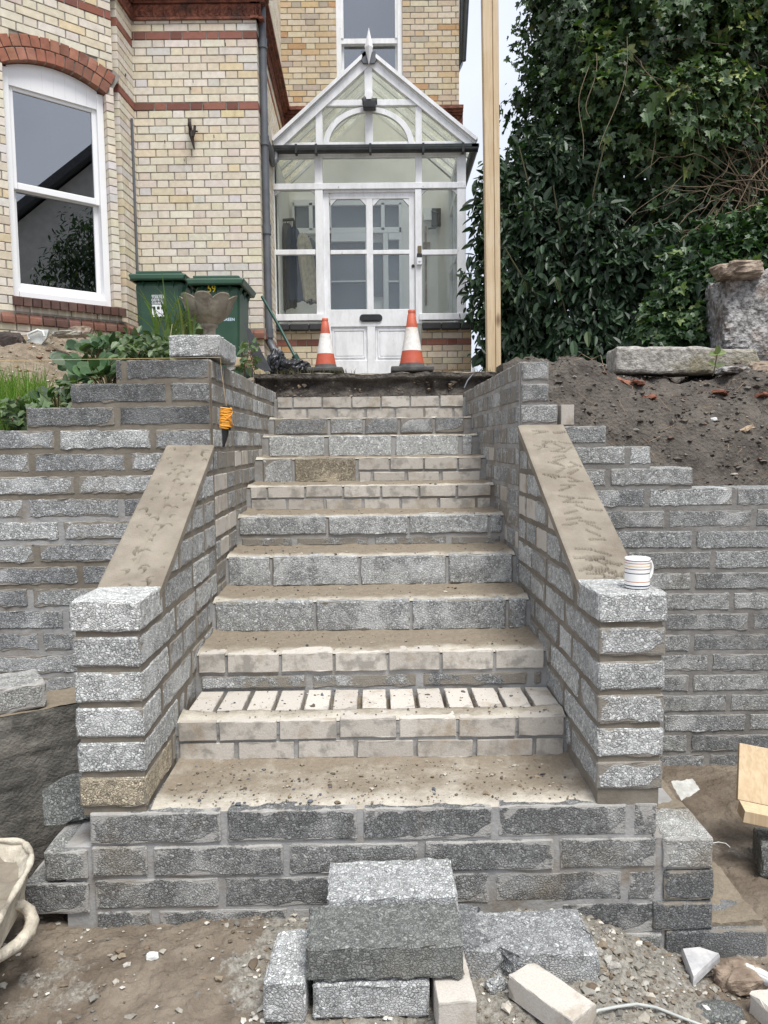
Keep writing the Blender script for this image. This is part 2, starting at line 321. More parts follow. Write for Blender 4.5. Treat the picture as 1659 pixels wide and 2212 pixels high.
M_STONEG = m_gen('grey_rubble_stone', (.11,.105,.10), (.40,.39,.38), 22, .9, 1, 30, .04, (.20,.13,.09), 3, .6, lo=.38, hi=.6)
M_BROWNST = m_gen('brown_stone', (.15,.11,.08), (.31,.24,.18), 16, .85, .8, 40, .01, (.5,.42,.33), 8, .6)
M_URN = m_gen('cast_stone_urn', (.17,.145,.11), (.42,.375,.30), 16, .9, .8, 50, .006, (.075,.065,.045), 8, .75)
M_PEB = m_tone('pebbles', .85, .5, 120, .002, .3, 60)
M_TWIG = m_tone('twig_bark', .8, .5, 60, .002, .4, 30)
M_BARK = m_gen('bark', (.05,.04,.03), (.13,.105,.08), 12, .9, 1, 30, .03)
def m_leaf(name, rough=.38):
    t = NT(name); c, *_ = t.tone(); col = t.mix(t.rng(t.noise(30, 3), .3, .8, 0, .4), c, (.03,.05,.012)); t.fin(col, rough)
    t.b.inputs['Specular IOR Level'].default_value = .5
    tl = t.n('BsdfTranslucent'); t.l(t.mix(1, c, (1.4,1.6,.6), 'MULTIPLY'), tl.inputs[0]); mxs = t.n('MixShader'); mxs.inputs[0].default_value = .18
    t.l(t.b.outputs[0], mxs.inputs[1]); t.l(tl.outputs[0], mxs.inputs[2]); t.l(mxs.outputs[0], t.out.inputs[0]); return t.m
M_LEAF = m_leaf('leaf', .48); M_GRASS = m_leaf('grass_blade', .5)
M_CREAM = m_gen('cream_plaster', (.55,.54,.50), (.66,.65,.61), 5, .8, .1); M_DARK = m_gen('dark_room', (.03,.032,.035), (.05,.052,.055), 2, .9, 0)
M_CLOTHS = [m_gen('cloth_'+n, c, tuple(x*1.5 for x in c), 20, .95, .4, 200, .002) for n, c in (('black',(.012,.013,.016)),('navy',(.03,.045,.08)),('grey',(.07,.075,.09)),('beige',(.42,.37,.28)))]
M_LACE = m_gen('curtain', (.50,.52,.58), (.62,.64,.70), 8, .9, 0)
M_CERAM = m_gen('mug_glaze', (.82,.82,.80), (.85,.85,.83), 3, .15, 0)
def flat(n, c, r=.6): return m_gen(n, c, tuple(x*1.12 for x in c), 12, r, 0)
M_ORSTR = m_gen('orange_twine', (.75,.30,.03), (.85,.42,.06), 90, .8, .5, 300, .001); M_YEL = flat('yellow_paint', (.55,.42,.02)); M_STK = flat('sticker_white', (.72,.74,.76))
M_PVCCUT = m_gen('cement_caked_plastic', (.38,.34,.27), (.62,.57,.47), 14, .8, .9, 30, .012, (.14,.12,.095), 9, .95)
M_RUST = m_gen('rusty_iron', (.012,.010,.010), (.05,.03,.02), 30, .7, .5); M_PALE = m_gen('pale_shard', (.55,.57,.55), (.70,.71,.68), 10, .8, .3, 60, .004, (.25,.27,.27), 8, .5)
# ================================================================ STAIRS AND WALLS
TH = math.radians(.8); SF0 = rotfr(0, 2.77, TH)
def SF(v): return SF0(np.asarray(v)-np.array([0,2.77,0]))
XL, XR = -.778, .675
def tn(lo=.25, hi=.75): return (rnd.uniform(lo,hi), rnd.random(), 0, 1)
def course(mb, x0, x1, y0, y1, z0, z1, first=0., ln=.44, gap=.012, mi=0, fr=SF, seg=.055, jit=.0016, tones=(.25,.75), r=.007, ax='x', clamp=None, ygap=0, pr=.004):
    """row of blocks along x (or y); 'first' is the length of the first piece"""
    p = x0 if ax == 'x' else y0; end = x1 if ax == 'x' else y1; k = 0
    while p < end-.03:
        L_ = first if (k == 0 and first) else ln; q = min(p+L_, end)
        if end-q < .05: q = end
        dz = rnd.uniform(-.002,.002); dy = rnd.uniform(-pr,pr)
        m_ = mi[rnd.randrange(len(mi))] if isinstance(mi, (list,tuple)) else mi
        if ax == 'x': mb.block((p+gap/2,y0+dy,z0+dz),(q-gap/2,y1,z1+dz), m_, tn(*tones), r, seg, jit, fr, clamp)
        else: mb.block((x0+(dy if ygap >= 0 else 0),p+gap/2,z0+dz),(x1+(dy if ygap < 0 else 0),q-gap/2,z1+dz), m_, tn(*tones), r, seg, jit, fr, clamp)
        p = q; k += 1
stair = thing('block_staircase', 'unfinished flight of grey block and pale brick steps climbing to the porch', 'staircase', (0,2.39,0))
MATS = [M_BLK, M_LB, M_MORG, M_TAN, M_BLKF, M_MORT, M_BLKD, M_BLKW, M_BLKR, M_MORR]
Ys = [2.39]+[2.77+.344*i for i in range(10)]+[6.25]; Zs = [.375,.53,.688,.835,.99,1.157,1.303,1.457,1.60,1.73,1.90]
# base wall
mb = MB(); mb.box(-.955,.86,2.395,2.80,-.2,.368, 2, fr=SF); mb.box(-1.05,1.03,2.397,2.80,-.2,.255, 2, fr=SF)
course(mb, -.972,.885, 2.39,2.61, .268,.373, first=.44, mi=7, gap=.02, tones=(.1,.5)); course(mb, -.972,.885, 2.39,2.61, .156,.258, first=.20, mi=7, gap=.022, tones=(.2,.6))
course(mb, -.965,.885, 2.392,2.61, .045,.147, first=.42, mi=7, gap=.02, tones=(.05,.4)); course(mb, -.965,.885, 2.392,2.61, -.07,.036, first=.2, mi=7, gap=.02, tones=(.0,.3))
for (x0,x1,z0,z1,m_,t_) in ((-1.12,-.975,.150,.250,7,.6),(-1.19,-.975,.035,.14,7,.3),(.89,1.06,.152,.258,7,.95),(.895,1.065,.045,.146,6,.5),(.86,1.065,-.06,.038,6,.45),(.62,.90,-.165,-.07,7,.5),(.905,1.25,-.165,-.06,6,.4)):
    mb.block((x0+.006,2.385,z0),(x1,2.60,z1), m_, (t_,.5,0,1), .009, .05, .002, SF)
build('base_wall', mb, MATS, stair, label='lowest wall of the flight, coarse grey blocks with wide pale joints')
# footing shelves either side of the base (dirt covered)
mb = MB()
def shelf(x0, x1, y0, y1, z0, z1, cut=0):
    n = 14; X, Y = np.meshgrid(np.linspace(x0,x1,n), np.linspace(y0,y1,22)); 
    if cut: X = x0+(X-x0)*(1-cut*(Y-y0)/(y1-y0))
    Z = z1+.012*fbm(X*9,Y*9,0,2); mb.grid(X,Y,Z,0,(1,.5,1,1)); Xs = X[:,-1]; Ysd = Y[:,-1]; mb.grid(np.stack([Xs,Xs]).T, np.stack([Ysd,Ysd]).T, np.stack([Z[:,-1]*0+z0,Z[:,-1]]).T, 0, (1,.5,1,1)); mb.grid(np.stack([X[:,0],X[:,0]]).T, np.stack([Ysd,Ysd]).T, np.stack([Z[:,0],Z[:,0]*0+z0]).T, 0, (1,.5,1,1))
    mb.grid(np.stack([X[0],X[0]]), np.stack([Y[0],Y[0]]), np.stack([Z[0]*0+z0, Z[0]]), 0, (1,.5,1,1))
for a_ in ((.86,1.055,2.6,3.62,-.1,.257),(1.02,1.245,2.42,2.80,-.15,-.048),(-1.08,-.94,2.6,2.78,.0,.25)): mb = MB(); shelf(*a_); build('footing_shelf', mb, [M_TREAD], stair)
# risers
def riser(i):
    y0, y1 = Ys[i], Ys[i+1]+.06; z0, z1 = Zs[i-1]-.05, Zs[i]; a, b = XL, XR; st = MB(); Hh = Zs[i]-Zs[i-1]
    st.box(a-.05,b+.05,y0+.010,y1,z0,z1-(.055 if i == 1 else .012), 2, fr=SF)
    if i == 1: st.box(a-.04,b+.04,y0+.007,y0+.098,z1-.0552,z1-.010, 2, fr=SF)
    zb = Zs[i-1]+.002; zt = z1-.001
    if i in (1,6,10):
        hm = (zb+zt)/2; o1, o2 = {1:(.15,.215),6:(.10,.215),10:(.12,.225)}[i]
        a2 = a+(.02 if i > 1 else .006); b2 = b-(.02 if i > 1 else .006)
        course(st,a2,b2,y0,y0+.10,hm+.006,zt,first=o1,ln=.222,gap=.012,mi=1,tones=(.4,1),r=.003); course(st,a2,b2,y0+.002,y0+.10,zb+.006,hm-.006,first=o2,ln=.222,gap=.016,mi=1,tones=(.3,.9),r=.003)
    elif i == 2:
        course(st,a+.006,b-.006,y0,y0+.10,zt-.076,zt,first=.12,ln=.222,gap=.012,mi=1,tones=(.4,1),r=.003); course(st,a+.006,b-.006,y0+.004,y0+.1,zb+.01,zt-.092,first=.46,ln=.46,gap=.03,mi=0,tones=(.1,.5))
    elif i == 5:
        course(st,a+.01,b-.01,y0,y0+.2,zt-.098,zt,first=.48,mi=4,tones=(.35,.6)); course(st,a+.01,b-.01,y0+.004,y0+.2,zb+.004,zt-.114,first=.30,ln=.42,mi=0,tones=(.2,.5),gap=.03)
    elif i == 7:
        st.block((a+.05,y0,zb),(a+.235,y0+.1,zt),0,(.6,.5,0,1),.006,.05,.002,SF); st.block((a+.25,y0+.002,zb),(a+.63,y0+.1,zt),3,(.3,.5,0,1),.006,.05,.002,SF)
        hm = zb+Hh*.46
        course(st,a+.645,b-.03,y0,y0+.1,hm+.008,zt,first=.20,ln=.215,gap=.011,mi=1,tones=(.35,.85),r=.003); course(st,a+.645,b-.03,y0+.002,y0+.1,zb+.004,hm-.008,first=.09,ln=.215,gap=.02,mi=1,tones=(.2,.7),r=.005)
    elif i == 8:
        course(st,a+.03,b-.03,y0,y0+.1,zb+.004,zt,first=.40,ln=.45,gap=.03,mi=4,tones=(.55,.85))
    elif i == 9:
        course(st,a+.03,b-.05,y0,y0+.1,zb+.016,zt,first=.40,ln=.25,gap=.02,mi=0,tones=(.1,.6))
    else:
        course(st,a+.008,b-.012,y0,y0+.1,zb+.006,zt,first={3:.45,4:.22}.get(i,.44) if i != 3 else .46,ln=.44,gap=.012,mi=4,tones=(.3,.55))
    o = build('step', st, MATS, stair)
    return o
def tread(i, o=None):   # surface from the nosing i to the riser i+1
    y0, y1 = Ys[i]-.001, Ys[i+1]+.02; z = Zs[i]; a, b = (XL, XR) if i else (-.774,.69)
    nx, ny = 150, max(14, int((y1-y0)/.012)); u = np.linspace(0,1,nx); v = np.linspace(0,1,ny)**1.05; y0 += .007; X, Y = np.meshgrid(a+.004+u*(b-a-.008), y0+v*(y1-y0))
    d = Y-y0; N_ = fbm(X*16,Y*16,0,i*3.1,5); lift = np.clip(d/.05,0,1)
    Z = z-.006+lift*(.007+.0045*np.maximum(N_,-.6)+.012*np.clip((d-(y1-y0)*.75)/((y1-y0)*.25),0,1)**2+.01*np.clip((np.abs(X-(a+b)/2)-(b-a)*.46)/((b-a)*.04),0,1))
    if i == 1: Z -= lift*.05*(d > .112)
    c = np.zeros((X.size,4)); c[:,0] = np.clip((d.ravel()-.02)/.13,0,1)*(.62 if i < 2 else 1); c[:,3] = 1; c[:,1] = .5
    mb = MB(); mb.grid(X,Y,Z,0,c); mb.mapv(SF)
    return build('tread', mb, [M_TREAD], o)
for i in range(0,11):
    if i: o = riser(i)
    else: o = stair
    if i < 10: tread(i, o)
    if i == 1:   # headers laid on edge across the tread of the first step
        hb = MB(); x = XL+.02
        for k in range(13):
            wv = .094; tx = rnd.uniform(-.03,.03)*0+.0; hb.block((x,Ys[1]+.108,Zs[1]-.05),(x+wv,Ys[2]-.004,Zs[1]+.003),0,tn(.5,1),.003,.05,.001,SF); x += .1115+rnd.uniform(-.002,.002)
        build('header_brick_row', hb, [M_LB], o)
# dried mortar crumbs and chips on the treads
def rocks(mb, P, S, cols, flat_=.7):
    base = np.array([[1,0,0],[-1,0,0],[0,1,0],[0,-1,0],[0,0,1],[0,0,-1],[.6,.6,.5],[-.6,.6,.5],[.6,-.6,.5],[-.6,-.6,.5]]); 
    ft = np.array([[4,6,7],[4,7,9],[4,9,8],[4,8,6],[0,2,6],[2,1,7],[1,3,9],[3,0,8],[2,7,6],[1,9,7],[3,8,9],[0,6,8],[5,2,0],[5,1,2],[5,3,1],[5,0,3]])
    n = len(P); V = np.tile(base,(n,1,1))*(1+rg.normal(0,.2,(n,10,1))); V[:,:,2] *= flat_; V *= np.array(S).reshape(n,1,1)*(1+rg.normal(0,.25,(n,1,3)))
    a = rg.uniform(0,6.28,n); c, s_ = np.cos(a)[:,None], np.sin(a)[:,None]; V = np.stack([V[:,:,0]*c-V[:,:,1]*s_, V[:,:,0]*s_+V[:,:,1]*c, V[:,:,2]],-1)+np.array(P)[:,None,:]
    f = (ft[None]+np.arange(n)[:,None,None]*10).reshape(-1,3); mb.add(V.reshape(-1,3), f, 0, np.repeat(np.array(cols),10,0))
def rcol(n, pal): p = np.array(pal)[rg.integers(0,len(pal),n)]*(rg.uniform(.7,1.25,(n,1))); return np.concatenate([p,np.ones((n,1))],1)
P = []; S = []
for i in range(0,8):
    n = [750,260,170,150,110,60,40,25][i]; y0, y1 = Ys[i]+.03, Ys[i+1]-.005; yy = y1-(y1-y0)*rg.random(n)**.8; xx = rg.uniform(XL+.02,XR-.02,n)
    q = SF(np.stack([xx,yy,np.full(n,Zs[i]+.003)],1)); P.append(q); S.append(np.clip(rg.lognormal(-5.9,.5,n),.0012,.011))
P = np.concatenate(P); S = np.concatenate(S); mb = MB(); rocks(mb, P, S, rcol(len(P), [(.20,.155,.10),(.26,.21,.15),(.12,.09,.06),(.40,.36,.30),(.10,.11,.13)]))
build('mortar_crumbs', mb, [M_PEB], label='crumbs of mortar and grit strewn over the step treads', cat='debris', kind='stuff')
# ---- side walls
def ramp_clamp(v):      # keeps the cheek wall below its sloping mortar cap
    v = v.copy(); zt = 1.035+(v[:,1]-2.60)*(.520/1.03)-.022; zt = np.where(v[:,1] < 2.60, 1.03, zt); v[:,2] = np.minimum(v[:,2], zt); return v
def side(name, label, sgn, xi, yw, tops, wl, pitch, ztop, firsts, wrow):
    """sgn -1 left, +1 right; xi inner face; yw front face of the main wall; tops: list of outward extents (m) per stepped course"""
    root = thing(name, label, 'wall', (xi+sgn*.1, yw, 0))
    xo = xi+sgn*.215; X = lambda a, b: (min(a,b), max(a,b))
    # inner (stair side) return wall
    mb = MB(); x0, x1 = X(xi+sgn*.004, xo-sgn*(.07 if sgn > 0 else 0)); mb.box(x0,x1,yw+.012,5.98,.2,ztop-.012,5 if sgn < 0 else 2, fr=SF)
    k = 0; z = ztop
    while z > .35:
        f_ = (.215,.33)[k%2]; x0, x1 = X(xi, xi+sgn*.1)
        course(mb, x0,x1, yw+.0, 6.0 if sgn < 0 else 6.05, z-pitch+.02, z, first=f_ if k%2 else .10, ln=.225, gap=.026, pr=.002, mi=[0,0,4,1] if k > 3 else [0,4,0], ax='y', ygap=-1 if sgn < 0 else 0, tones=(.2,.8), seg=.06)
        z -= pitch; k += 1
    build('stair_side_return', mb, MATS, root)
    # front wall running away from the stairs
    mb = MB(); z = ztop; k = 0
    for k in range(60):
        if z < -.18: break
        ext = tops[k] if k < len(tops) else wl
        x0, x1 = X(xi, xi+sgn*ext); fst = firsts[k%len(firsts)]
        mm = MB(); mt = (5 if (sgn < 0 and (k < 6 or k in (8,9))) else (9 if sgn > 0 else 2))
        c0, c1 = X(xi+sgn*.01, xi+sgn*(ext-.012)); mb.box(c0,c1,yw+.003,yw+.21,z-pitch-.004,z-.0045, mt, fr=SF)
        if sgn > 0: course(mb, x0,x1,yw,yw+.215,z-pitch+.018,z,first=fst,ln=wrow,gap=.022,mi=[8,8,8,8,4] if k > 5 else [4,8,8],tones=(.15,.75),pr=.002,jit=.0022,seg=.03)
        else:
            tmp = MB(); course(tmp, -x1,-x0,yw,yw+.215,z-pitch+.019,z,first=fst,ln=wrow,gap=.024,pr=.002,jit=.0022,seg=.03,mi=[0,0,4] if k > 3 else [6,6,6,0] if k < 3 else [0,4],tones=(.1,.8) if k > 2 else (.2,.9),fr=None)
            for v, c, f, m_, s_ in zip(tmp.V,tmp.C,tmp.F,tmp.M,tmp.S):
                v = v.copy(); v[:,0] *= -1; n0 = mb.n; mb.V.append(SF(v)); mb.C.append(c); mb.n += len(v); mb.F.append(f[:,::-1]-f.min()+n0 if False else (f[:,::-1]-(f.min())+n0)); mb.M.append(m_); mb.S.append(s_)
        z -= pitch
    build('front_wall', mb, MATS, root)
    # lower cheek wall with its front pier
    mb = MB(); x0, x1 = X(xi+sgn*.004, xo-sgn*.01); mb.block((x0,2.397,.36),(x1,yw+.005,1.6), 5, (.5,.5,1,1), .003, .04, 0, SF, ramp_clamp)
    pp = .1148 if sgn < 0 else .1105; zt = 1.063 if sgn < 0 else 1.068
    for r_ in range(13):
        z = zt-r_*pp if r_ < 6 else None
        if z is None: break
        x0, x1 = X(xi-sgn*0, xo); mi_ = 3 if (sgn < 0 and r_ == 5) else (4 if r_ < 5 and (sgn < 0 or r_ in (0,2,4)) else 0)
        ext = .40 if r_ == 0 else (.22,.44,.33)[r_%3]
        e = (.003 if r_ == 0 else 0)
        mb.block((x0-e,2.39-e+(0 if r_ else .0),z-pp+.018),(x1+e,2.39+(.27 if r_ == 0 else ext)-.008,z), mi_, (rnd.uniform(.5,.95),.5,0,1), .008, .04, .0018, SF)
        course(mb, *X(xi, xi+sgn*.1), 2.39+(ext if r_ else .29)+.01, yw-.005, z-pp+.018, z, first=(.20,.44,.33)[(r_+1)%3], ln=.225 if r_ > 1 else .3, gap=.022, mi=[0,0,4] , ax='y', ygap=-1 if sgn < 0 else 0, tones=(.35,.9), clamp=ramp_clamp, seg=.04)
    for r_ in range(1,5):   # courses above the pier, cut by the slope
        z = zt+r_*pp; course(mb, *X(xi, xi+sgn*.1), 2.55+r_*.1, yw-.005, z-pp+.018, z, first=(.16,.26)[r_%2], ln=.225, gap=.022, mi=[0,1,4], ax='y', ygap=-1 if sgn < 0 else 0, tones=(.4,.9), clamp=ramp_clamp, seg=.03)
    build('cheek_wall', mb, MATS, root, label='lower flanking wall ending in a squat block pier')
    # sloping mortar cap with marks pressed into it
    nu, nv = 100, 440; u = np.linspace(0,1,nu); v = np.linspace(0,1,nv); U, Vv = np.meshgrid(u, v); y0, y1, z0, z1 = 2.615, yw+.0, 1.052, 1.052+(yw-2.615)*.505
    XX = np.where(True, xi-sgn*.004+U*sgn*.222, 0); YY = y0+Vv*(y1-y0); ZZ = z0+Vv*(z1-z0)+.0025*sn(XX*20,YY*7,0,3)-.004*np.clip((np.abs(U-.5)-.44)/.06,0,1)**2
    wpx = .222; ln = math.hypot(y1-y0,z1-z0); dent = np.zeros_like(ZZ); r2 = random.Random(5)
    def cres(cu, cv, w_, h_, ang, dp):   # crescent dent
        dx = (U-cu)*wpx; dy = (Vv-cv)*ln; a, b = dx*math.cos(ang)+dy*math.sin(ang), -dx*math.sin(ang)+dy*math.cos(ang)
        b2 = b+a*a/(w_*1.4); return dp*np.exp(-(a/w_)**4)*np.clip(1-b2/h_,0,1)*(b2 > -h_*.25)
    if sgn < 0:
        for k in range(17):
            for s_ in range(3):
                if r2.random() < .15: continue
                dent += cres(.18+.28*s_+r2.uniform(-.13,.13), .03+k*.058+r2.uniform(-.028,.028), .007+r2.random()**2*.013, .007+.008*r2.random(), r2.uniform(-1.0,1.0), .02+.04*r2.random())
        dent += .004*np.exp(-((U-.52-.03*np.sin(Vv*5))/.02)**2)*(Vv > .15)
    else:
        for k in range(64):
            cu = r2.uniform(.2,.85); cv = r2.uniform(.02,.97); an = r2.uniform(-.9,.9)
            for q in range(6):
                t_ = (q-2.5)*.011; dent += cres(cu+t_*math.cos(an)/wpx, cv+t_*math.sin(an)/ln, .0042, .011+.004*r2.random(), an*.3+.15*r2.random(), .026)
    ZZ -= np.clip(dent,0,.05); mb = MB(); mb.grid(XX,YY,ZZ,0,flip=sgn < 0); 
    for col_ in (0,-1): mb.grid(np.stack([XX[:,col_],XX[:,col_]],1), np.stack([YY[:,col_]]*2,1), np.stack([ZZ[:,col_]-.035,ZZ[:,col_]],1), 0, flip=(col_ == 0) != (sgn < 0))
    mb.grid(np.stack([XX[0]]*2), np.stack([YY[0]]*2), np.stack([ZZ[0]-.05,ZZ[0]]), 0); mb.mapv(SF)
    build('sloping_cap', mb, [M_RAMP], root, label='smoothed sand-coloured mortar slope pitted with marks')
    return root
lw = side('retaining_wall', 'stepped grey block retaining wall left of the stairs with dark fresh mortar', -1, XL+.0, 3.60, [.45,.66,.87,3.4], 3.4, .106, 1.940, [.40,.20,.44,.28], .442)
rw = side('retaining_wall', 'stepped grey block retaining wall right of the stairs with pale dry mortar', 1, XR, 3.76, [.155,.155,.20,.44,.66,.87,2.6], 2.6, .1042, 1.935, [.44,.2,.30,.44,.1], .436)
del_ = None
# loose block at the top corner of the left wall
def one_block(name, label, c, size, rz, mat, col=.6, ax=0, ay=0, jit=.003, seg=.03, r=.009, cat='block', group=None, warp=None):
    mb = MB(); s = np.array(size)/2; mb.block((-s[0],-s[1],0),(s[0],s[1],size[2]), 0, (col,.5,0,1), r, seg, jit, None, warp); mb.mapv(rotfr(c[0],c[1],rz,c[2],ax,ay))
    return build(name, mb, [mat], label=label, cat=cat, group=group)
M_NOSM = m_block('loose_block', (.31,.316,.316), sm=-1.4, dirt=.3, grain=85); M_NOSMD = m_block('loose_block_dark', (.13,.135,.128), sm=-1.4, dirt=.4, grain=85, dark=.3)
one_block('concrete_block', 'pale coarse block laid dry on the left top wall corner below the stone urn', (-.872,3.815,1.957), (.235,.42,.098), TH, M_NOSM, .9)
# ---- dark scraped wall bottom left, with a block on it
mb = MB(); pts = [(-.93,2.90),(-1.14,2.775),(-1.37,2.62),(-1.75,2.30),(-2.2,1.85)]; n = 60; P_ = np.array(pts); t_ = np.linspace(0,len(pts)-1,n); px = np.interp(t_,range(len(pts)),P_[:,0]); py = np.interp(t_,range(len(pts)),P_[:,1])
Zc = np.linspace(-.15,.60,46)[:,None]+0*px[None]; PX = px[None]+0*Zc; PY = py[None]+.003*fbm(px[None]*5,Zc*22,0,1,5)-.006*((Zc%.113) < .016)*(Zc > .3)+.003*(Zc < .5)*sn(PX*3,Zc*45+PX*8)+.004*fbm(PX*30,Zc*40,0,6,3); mb.grid(PX,PY,Zc,0,flip=True)
TX = np.stack([px,px-.09*0-.0]); off = np.linspace(0,.22,12)[:,None]; TXX = px[None]-off*.45; TYY = py[None]+off*.9; mb.grid(TXX,TYY,.60+.006*fbm(TXX*12,TYY*12)-0*off,1,(1,.5,1,1),flip=True)
mb.grid(TXX[-1:]+0*Zc, TYY[-1:]+0*Zc, Zc, 0); mb.grid(np.stack([TXX[:,0]]*2,1)[:, :], np.stack([TYY[:,0]]*2,1), np.stack([off[:,0]*0-.15,off[:,0]*0+.6],1), 0)
build('garden_wall', mb, [M_RENDER, M_TREAD], label='low dark scraped wall curving in from the bottom left behind the left pier', cat='wall')
one_block('concrete_block', 'worn block with a pale top lying on the low dark wall at the left edge', (-1.455,2.70,.603), (.40,.20,.095), math.radians(34), M_BLKW, .8)
one_block('block_offcut', 'thin slab of dark porous block leaning against the foot of the left pier', (-1.075,2.55,.262), (.20,.045,.155), math.radians(8), M_NOSMD, .95, ax=-.32, ay=-.12, cat='offcut',
          warp=lambda v: np.stack([v[:,0], v[:,1], np.minimum(v[:,2], .155-np.clip(-v[:,0]-.02,0,1)*.5)],1))
# ================================================================ GROUND
def ss(v, a, b): t = np.clip((v-a)/(b-a),0,1); return t*t*(3-2*t)
def ground_z(X, Y):
    s = np.clip((X-.55)/.55,0,1); s = s*s*(3-2*s); far = np.clip((np.hypot(X,Y-3)-7)/6,0,1)
    z = -.015-.15*s*np.clip((3.4-Y)/.5,0,1)-.09*s*np.clip((Y-2.9)/.5,0,1)
    z += .05*np.exp(-((X-.52)/.25)**2-((Y-2.22)/.18)**2)+.03*np.exp(-((X+.55)/.4)**2-((Y-2.2)/.2)**2)
    return z+(1-far)*(.012*fbm(X*4,Y*4,0,1,4)+.010*np.abs(fbm(X*15,Y*15,0,9,4))+.004*fbm(X*60,Y*60,0,4,2))
mb = MB(); xs = np.concatenate([[-120,-60,-25,-10,-5],np.linspace(-2.6,2.6,520),[5,10,25,60,120]]); ys = np.concatenate([[-120,-60,-25,-8,-3,0,.9],np.linspace(1.3,3.9,280),[4.5,7,15,40,120]])
X, Y = np.meshgrid(xs, ys); Z = ground_z(X,Y); gm = MB(); V0 = np.stack([X,Y,Z],-1)
mb.grid(X,Y,Z,0)
gr_ = ss(X+.25*Y+.15*fbm(X*5,Y*5), .0, .3)*ss(-(X-.30*Y+.12*fbm(X*6,Y*6,0,3)), -.45, -.2)*(Y < 2.7); gr_ = np.maximum(gr_, .5*ss(fbm(X*3,Y*3,0,8),.5,1.1)*(np.abs(X) < 2.2)); cc = np.ones((X.size,4)); cc[:,0] = gr_.ravel(); mb.C[0] = cc
build('ground', mb, [M_GROUND], kind='structure')
# gravel and grit on the ground
n = 5200; xx = rg.uniform(-1.6,1.7,n); yy = rg.uniform(1.6,2.42,n); dens = np.where(xx+.25*yy > .1,1.,.22)*np.where(xx-.35*yy < .25,1,.3); k = rg.random(n) < dens; xx, yy = xx[k], yy[k]; n = len(xx)
P = np.stack([xx,yy,ground_z(xx,yy)+.002],1); S = np.clip(rg.lognormal(-5.35,.55,n),.002,.018); mb = MB(); rocks(mb,P,S,rcol(n,[(.30,.28,.24),(.42,.39,.34),(.22,.18,.13),(.17,.13,.09),(.55,.53,.48),(.2,.19,.17)]))
n = 260; xx = .62+rg.normal(0,.16,n); yy = 2.12+rg.normal(0,.09,n)-(xx-.62)*.35; P = np.stack([xx,yy,ground_z(xx,yy)+.004],1); rocks(mb,P,np.clip(rg.lognormal(-4.8,.45,n),.004,.02),rcol(n,[(.35,.34,.31),(.30,.28,.24),(.2,.17,.13)]))
build('gravel', mb, [M_PEB], label='loose gravel and grit scattered over the mud at the foot of the steps', cat='gravel', kind='stuff')
# ---- foreground blocks (pixel-measured, standing on the ground)
def c3(x, y, z): p = atZ(x,y,z); return p[0], p[1]
def slab_tex(v): return v
one_block('concrete_block', 'dark block lying flat on top in the foreground pile', (-.012,2.045,.108), (.425,.19,.098), math.radians(1.5), M_NOSMD, .75)
one_block('concrete_block', 'block with a pale dirty top behind the dark one in the foreground pile', (.012,2.245,.125), (.385,.20,.10), math.radians(2.5), M_NOSM, .75)
one_block('concrete_block', 'block under the pale dirty one at the back of the foreground pile', (.03,2.26,.012), (.36,.19,.10), math.radians(-3), M_BLKW, .3)
one_block('concrete_block', 'light coarse block at the bottom front of the foreground pile', (-.048,2.03,.0), (.315,.17,.102), math.radians(1), M_NOSM, .75)
one_block('concrete_block', 'small light block set end-on at the left of the foreground pile', (-.275,2.045,.0), (.115,.22,.115), math.radians(-3), M_NOSM, .9)
one_block('concrete_brick', 'whitish smooth brick set end-on under the right end of the dark block', (.172,1.985,.0), (.102,.215,.098), math.radians(4), M_LB, .7, jit=.0008, r=.003, cat='brick')
def brk(v): v = v.copy(); t = np.clip((v[:,1]+.02)/.12,0,1); v[:,0] = np.where(v[:,0] > 0, np.minimum(v[:,0], .12-.08*t+.02*np.sin(v[:,1]*70)+.008*np.sin(v[:,2]*120)), v[:,0]); return v
one_block('block_piece', 'broken dark half block with a jagged end beside the foreground pile', (.225,2.20,.0), (.26,.21,.10), math.radians(-8), M_NOSM, .15, jit=.005, cat='broken block', warp=brk)
def brk2(v): v = v.copy(); v[:,0] = np.where(v[:,0] < 0, np.maximum(v[:,0], -.16-.09*np.clip(v[:,1]/.1,-1,1)+.012*np.sin(v[:,2]*90+v[:,1]*60)), v[:,0]); return v
one_block('block_piece', 'large block with a broken left end right of the foreground pile', (.43,2.165,.0), (.335,.21,.10), math.radians(2), M_NOSM, .45, jit=.004, cat='broken block', warp=brk2)
one_block('concrete_brick', 'whitish smooth brick lying askew alone on the gravel', (.44,1.955,.008), (.10,.222,.066), math.radians(38), M_LB, .8, jit=.0008, r=.003, cat='brick')
one_block('rubble_chunk', 'small grey chip of block between the broken block and the askew brick', (.305,2.055,.0), (.06,.04,.03), .5, M_NOSM, .7, jit=.005, seg=.015, cat='rubble')
def rock(name, label, c, size, mat, seed, cat='stone', rz=0, n=18, rough=.18):
    mb = MB(); u = np.linspace(0,2*math.pi,n*2+1); v = np.linspace(-math.pi/2,math.pi/2,n); U, Vv = np.meshgrid(u,v)
    X = np.cos(Vv)*np.cos(U); Y = np.cos(Vv)*np.sin(U); Z = np.sin(Vv); q = lambda a: np.sign(a)*np.abs(a)**.62; r = 1+rough*fbm(X*1.6,Y*1.6,Z*1.6,seed,4)
    mb.grid(q(X)*r*size[0]/2, q(Y)*r*size[1]/2, q(Z)*r*size[2]/2+size[2]/2, 0, smooth=False); mb.mapv(rotfr(c[0],c[1],rz,c[2]))
    return build(name, mb, [mat], label=label, cat=cat)
def gp(x, y, dz=-.005): p = atZ(x,y,-.02); return (p[0],p[1],float(ground_z(p[0],p[1]))+dz)
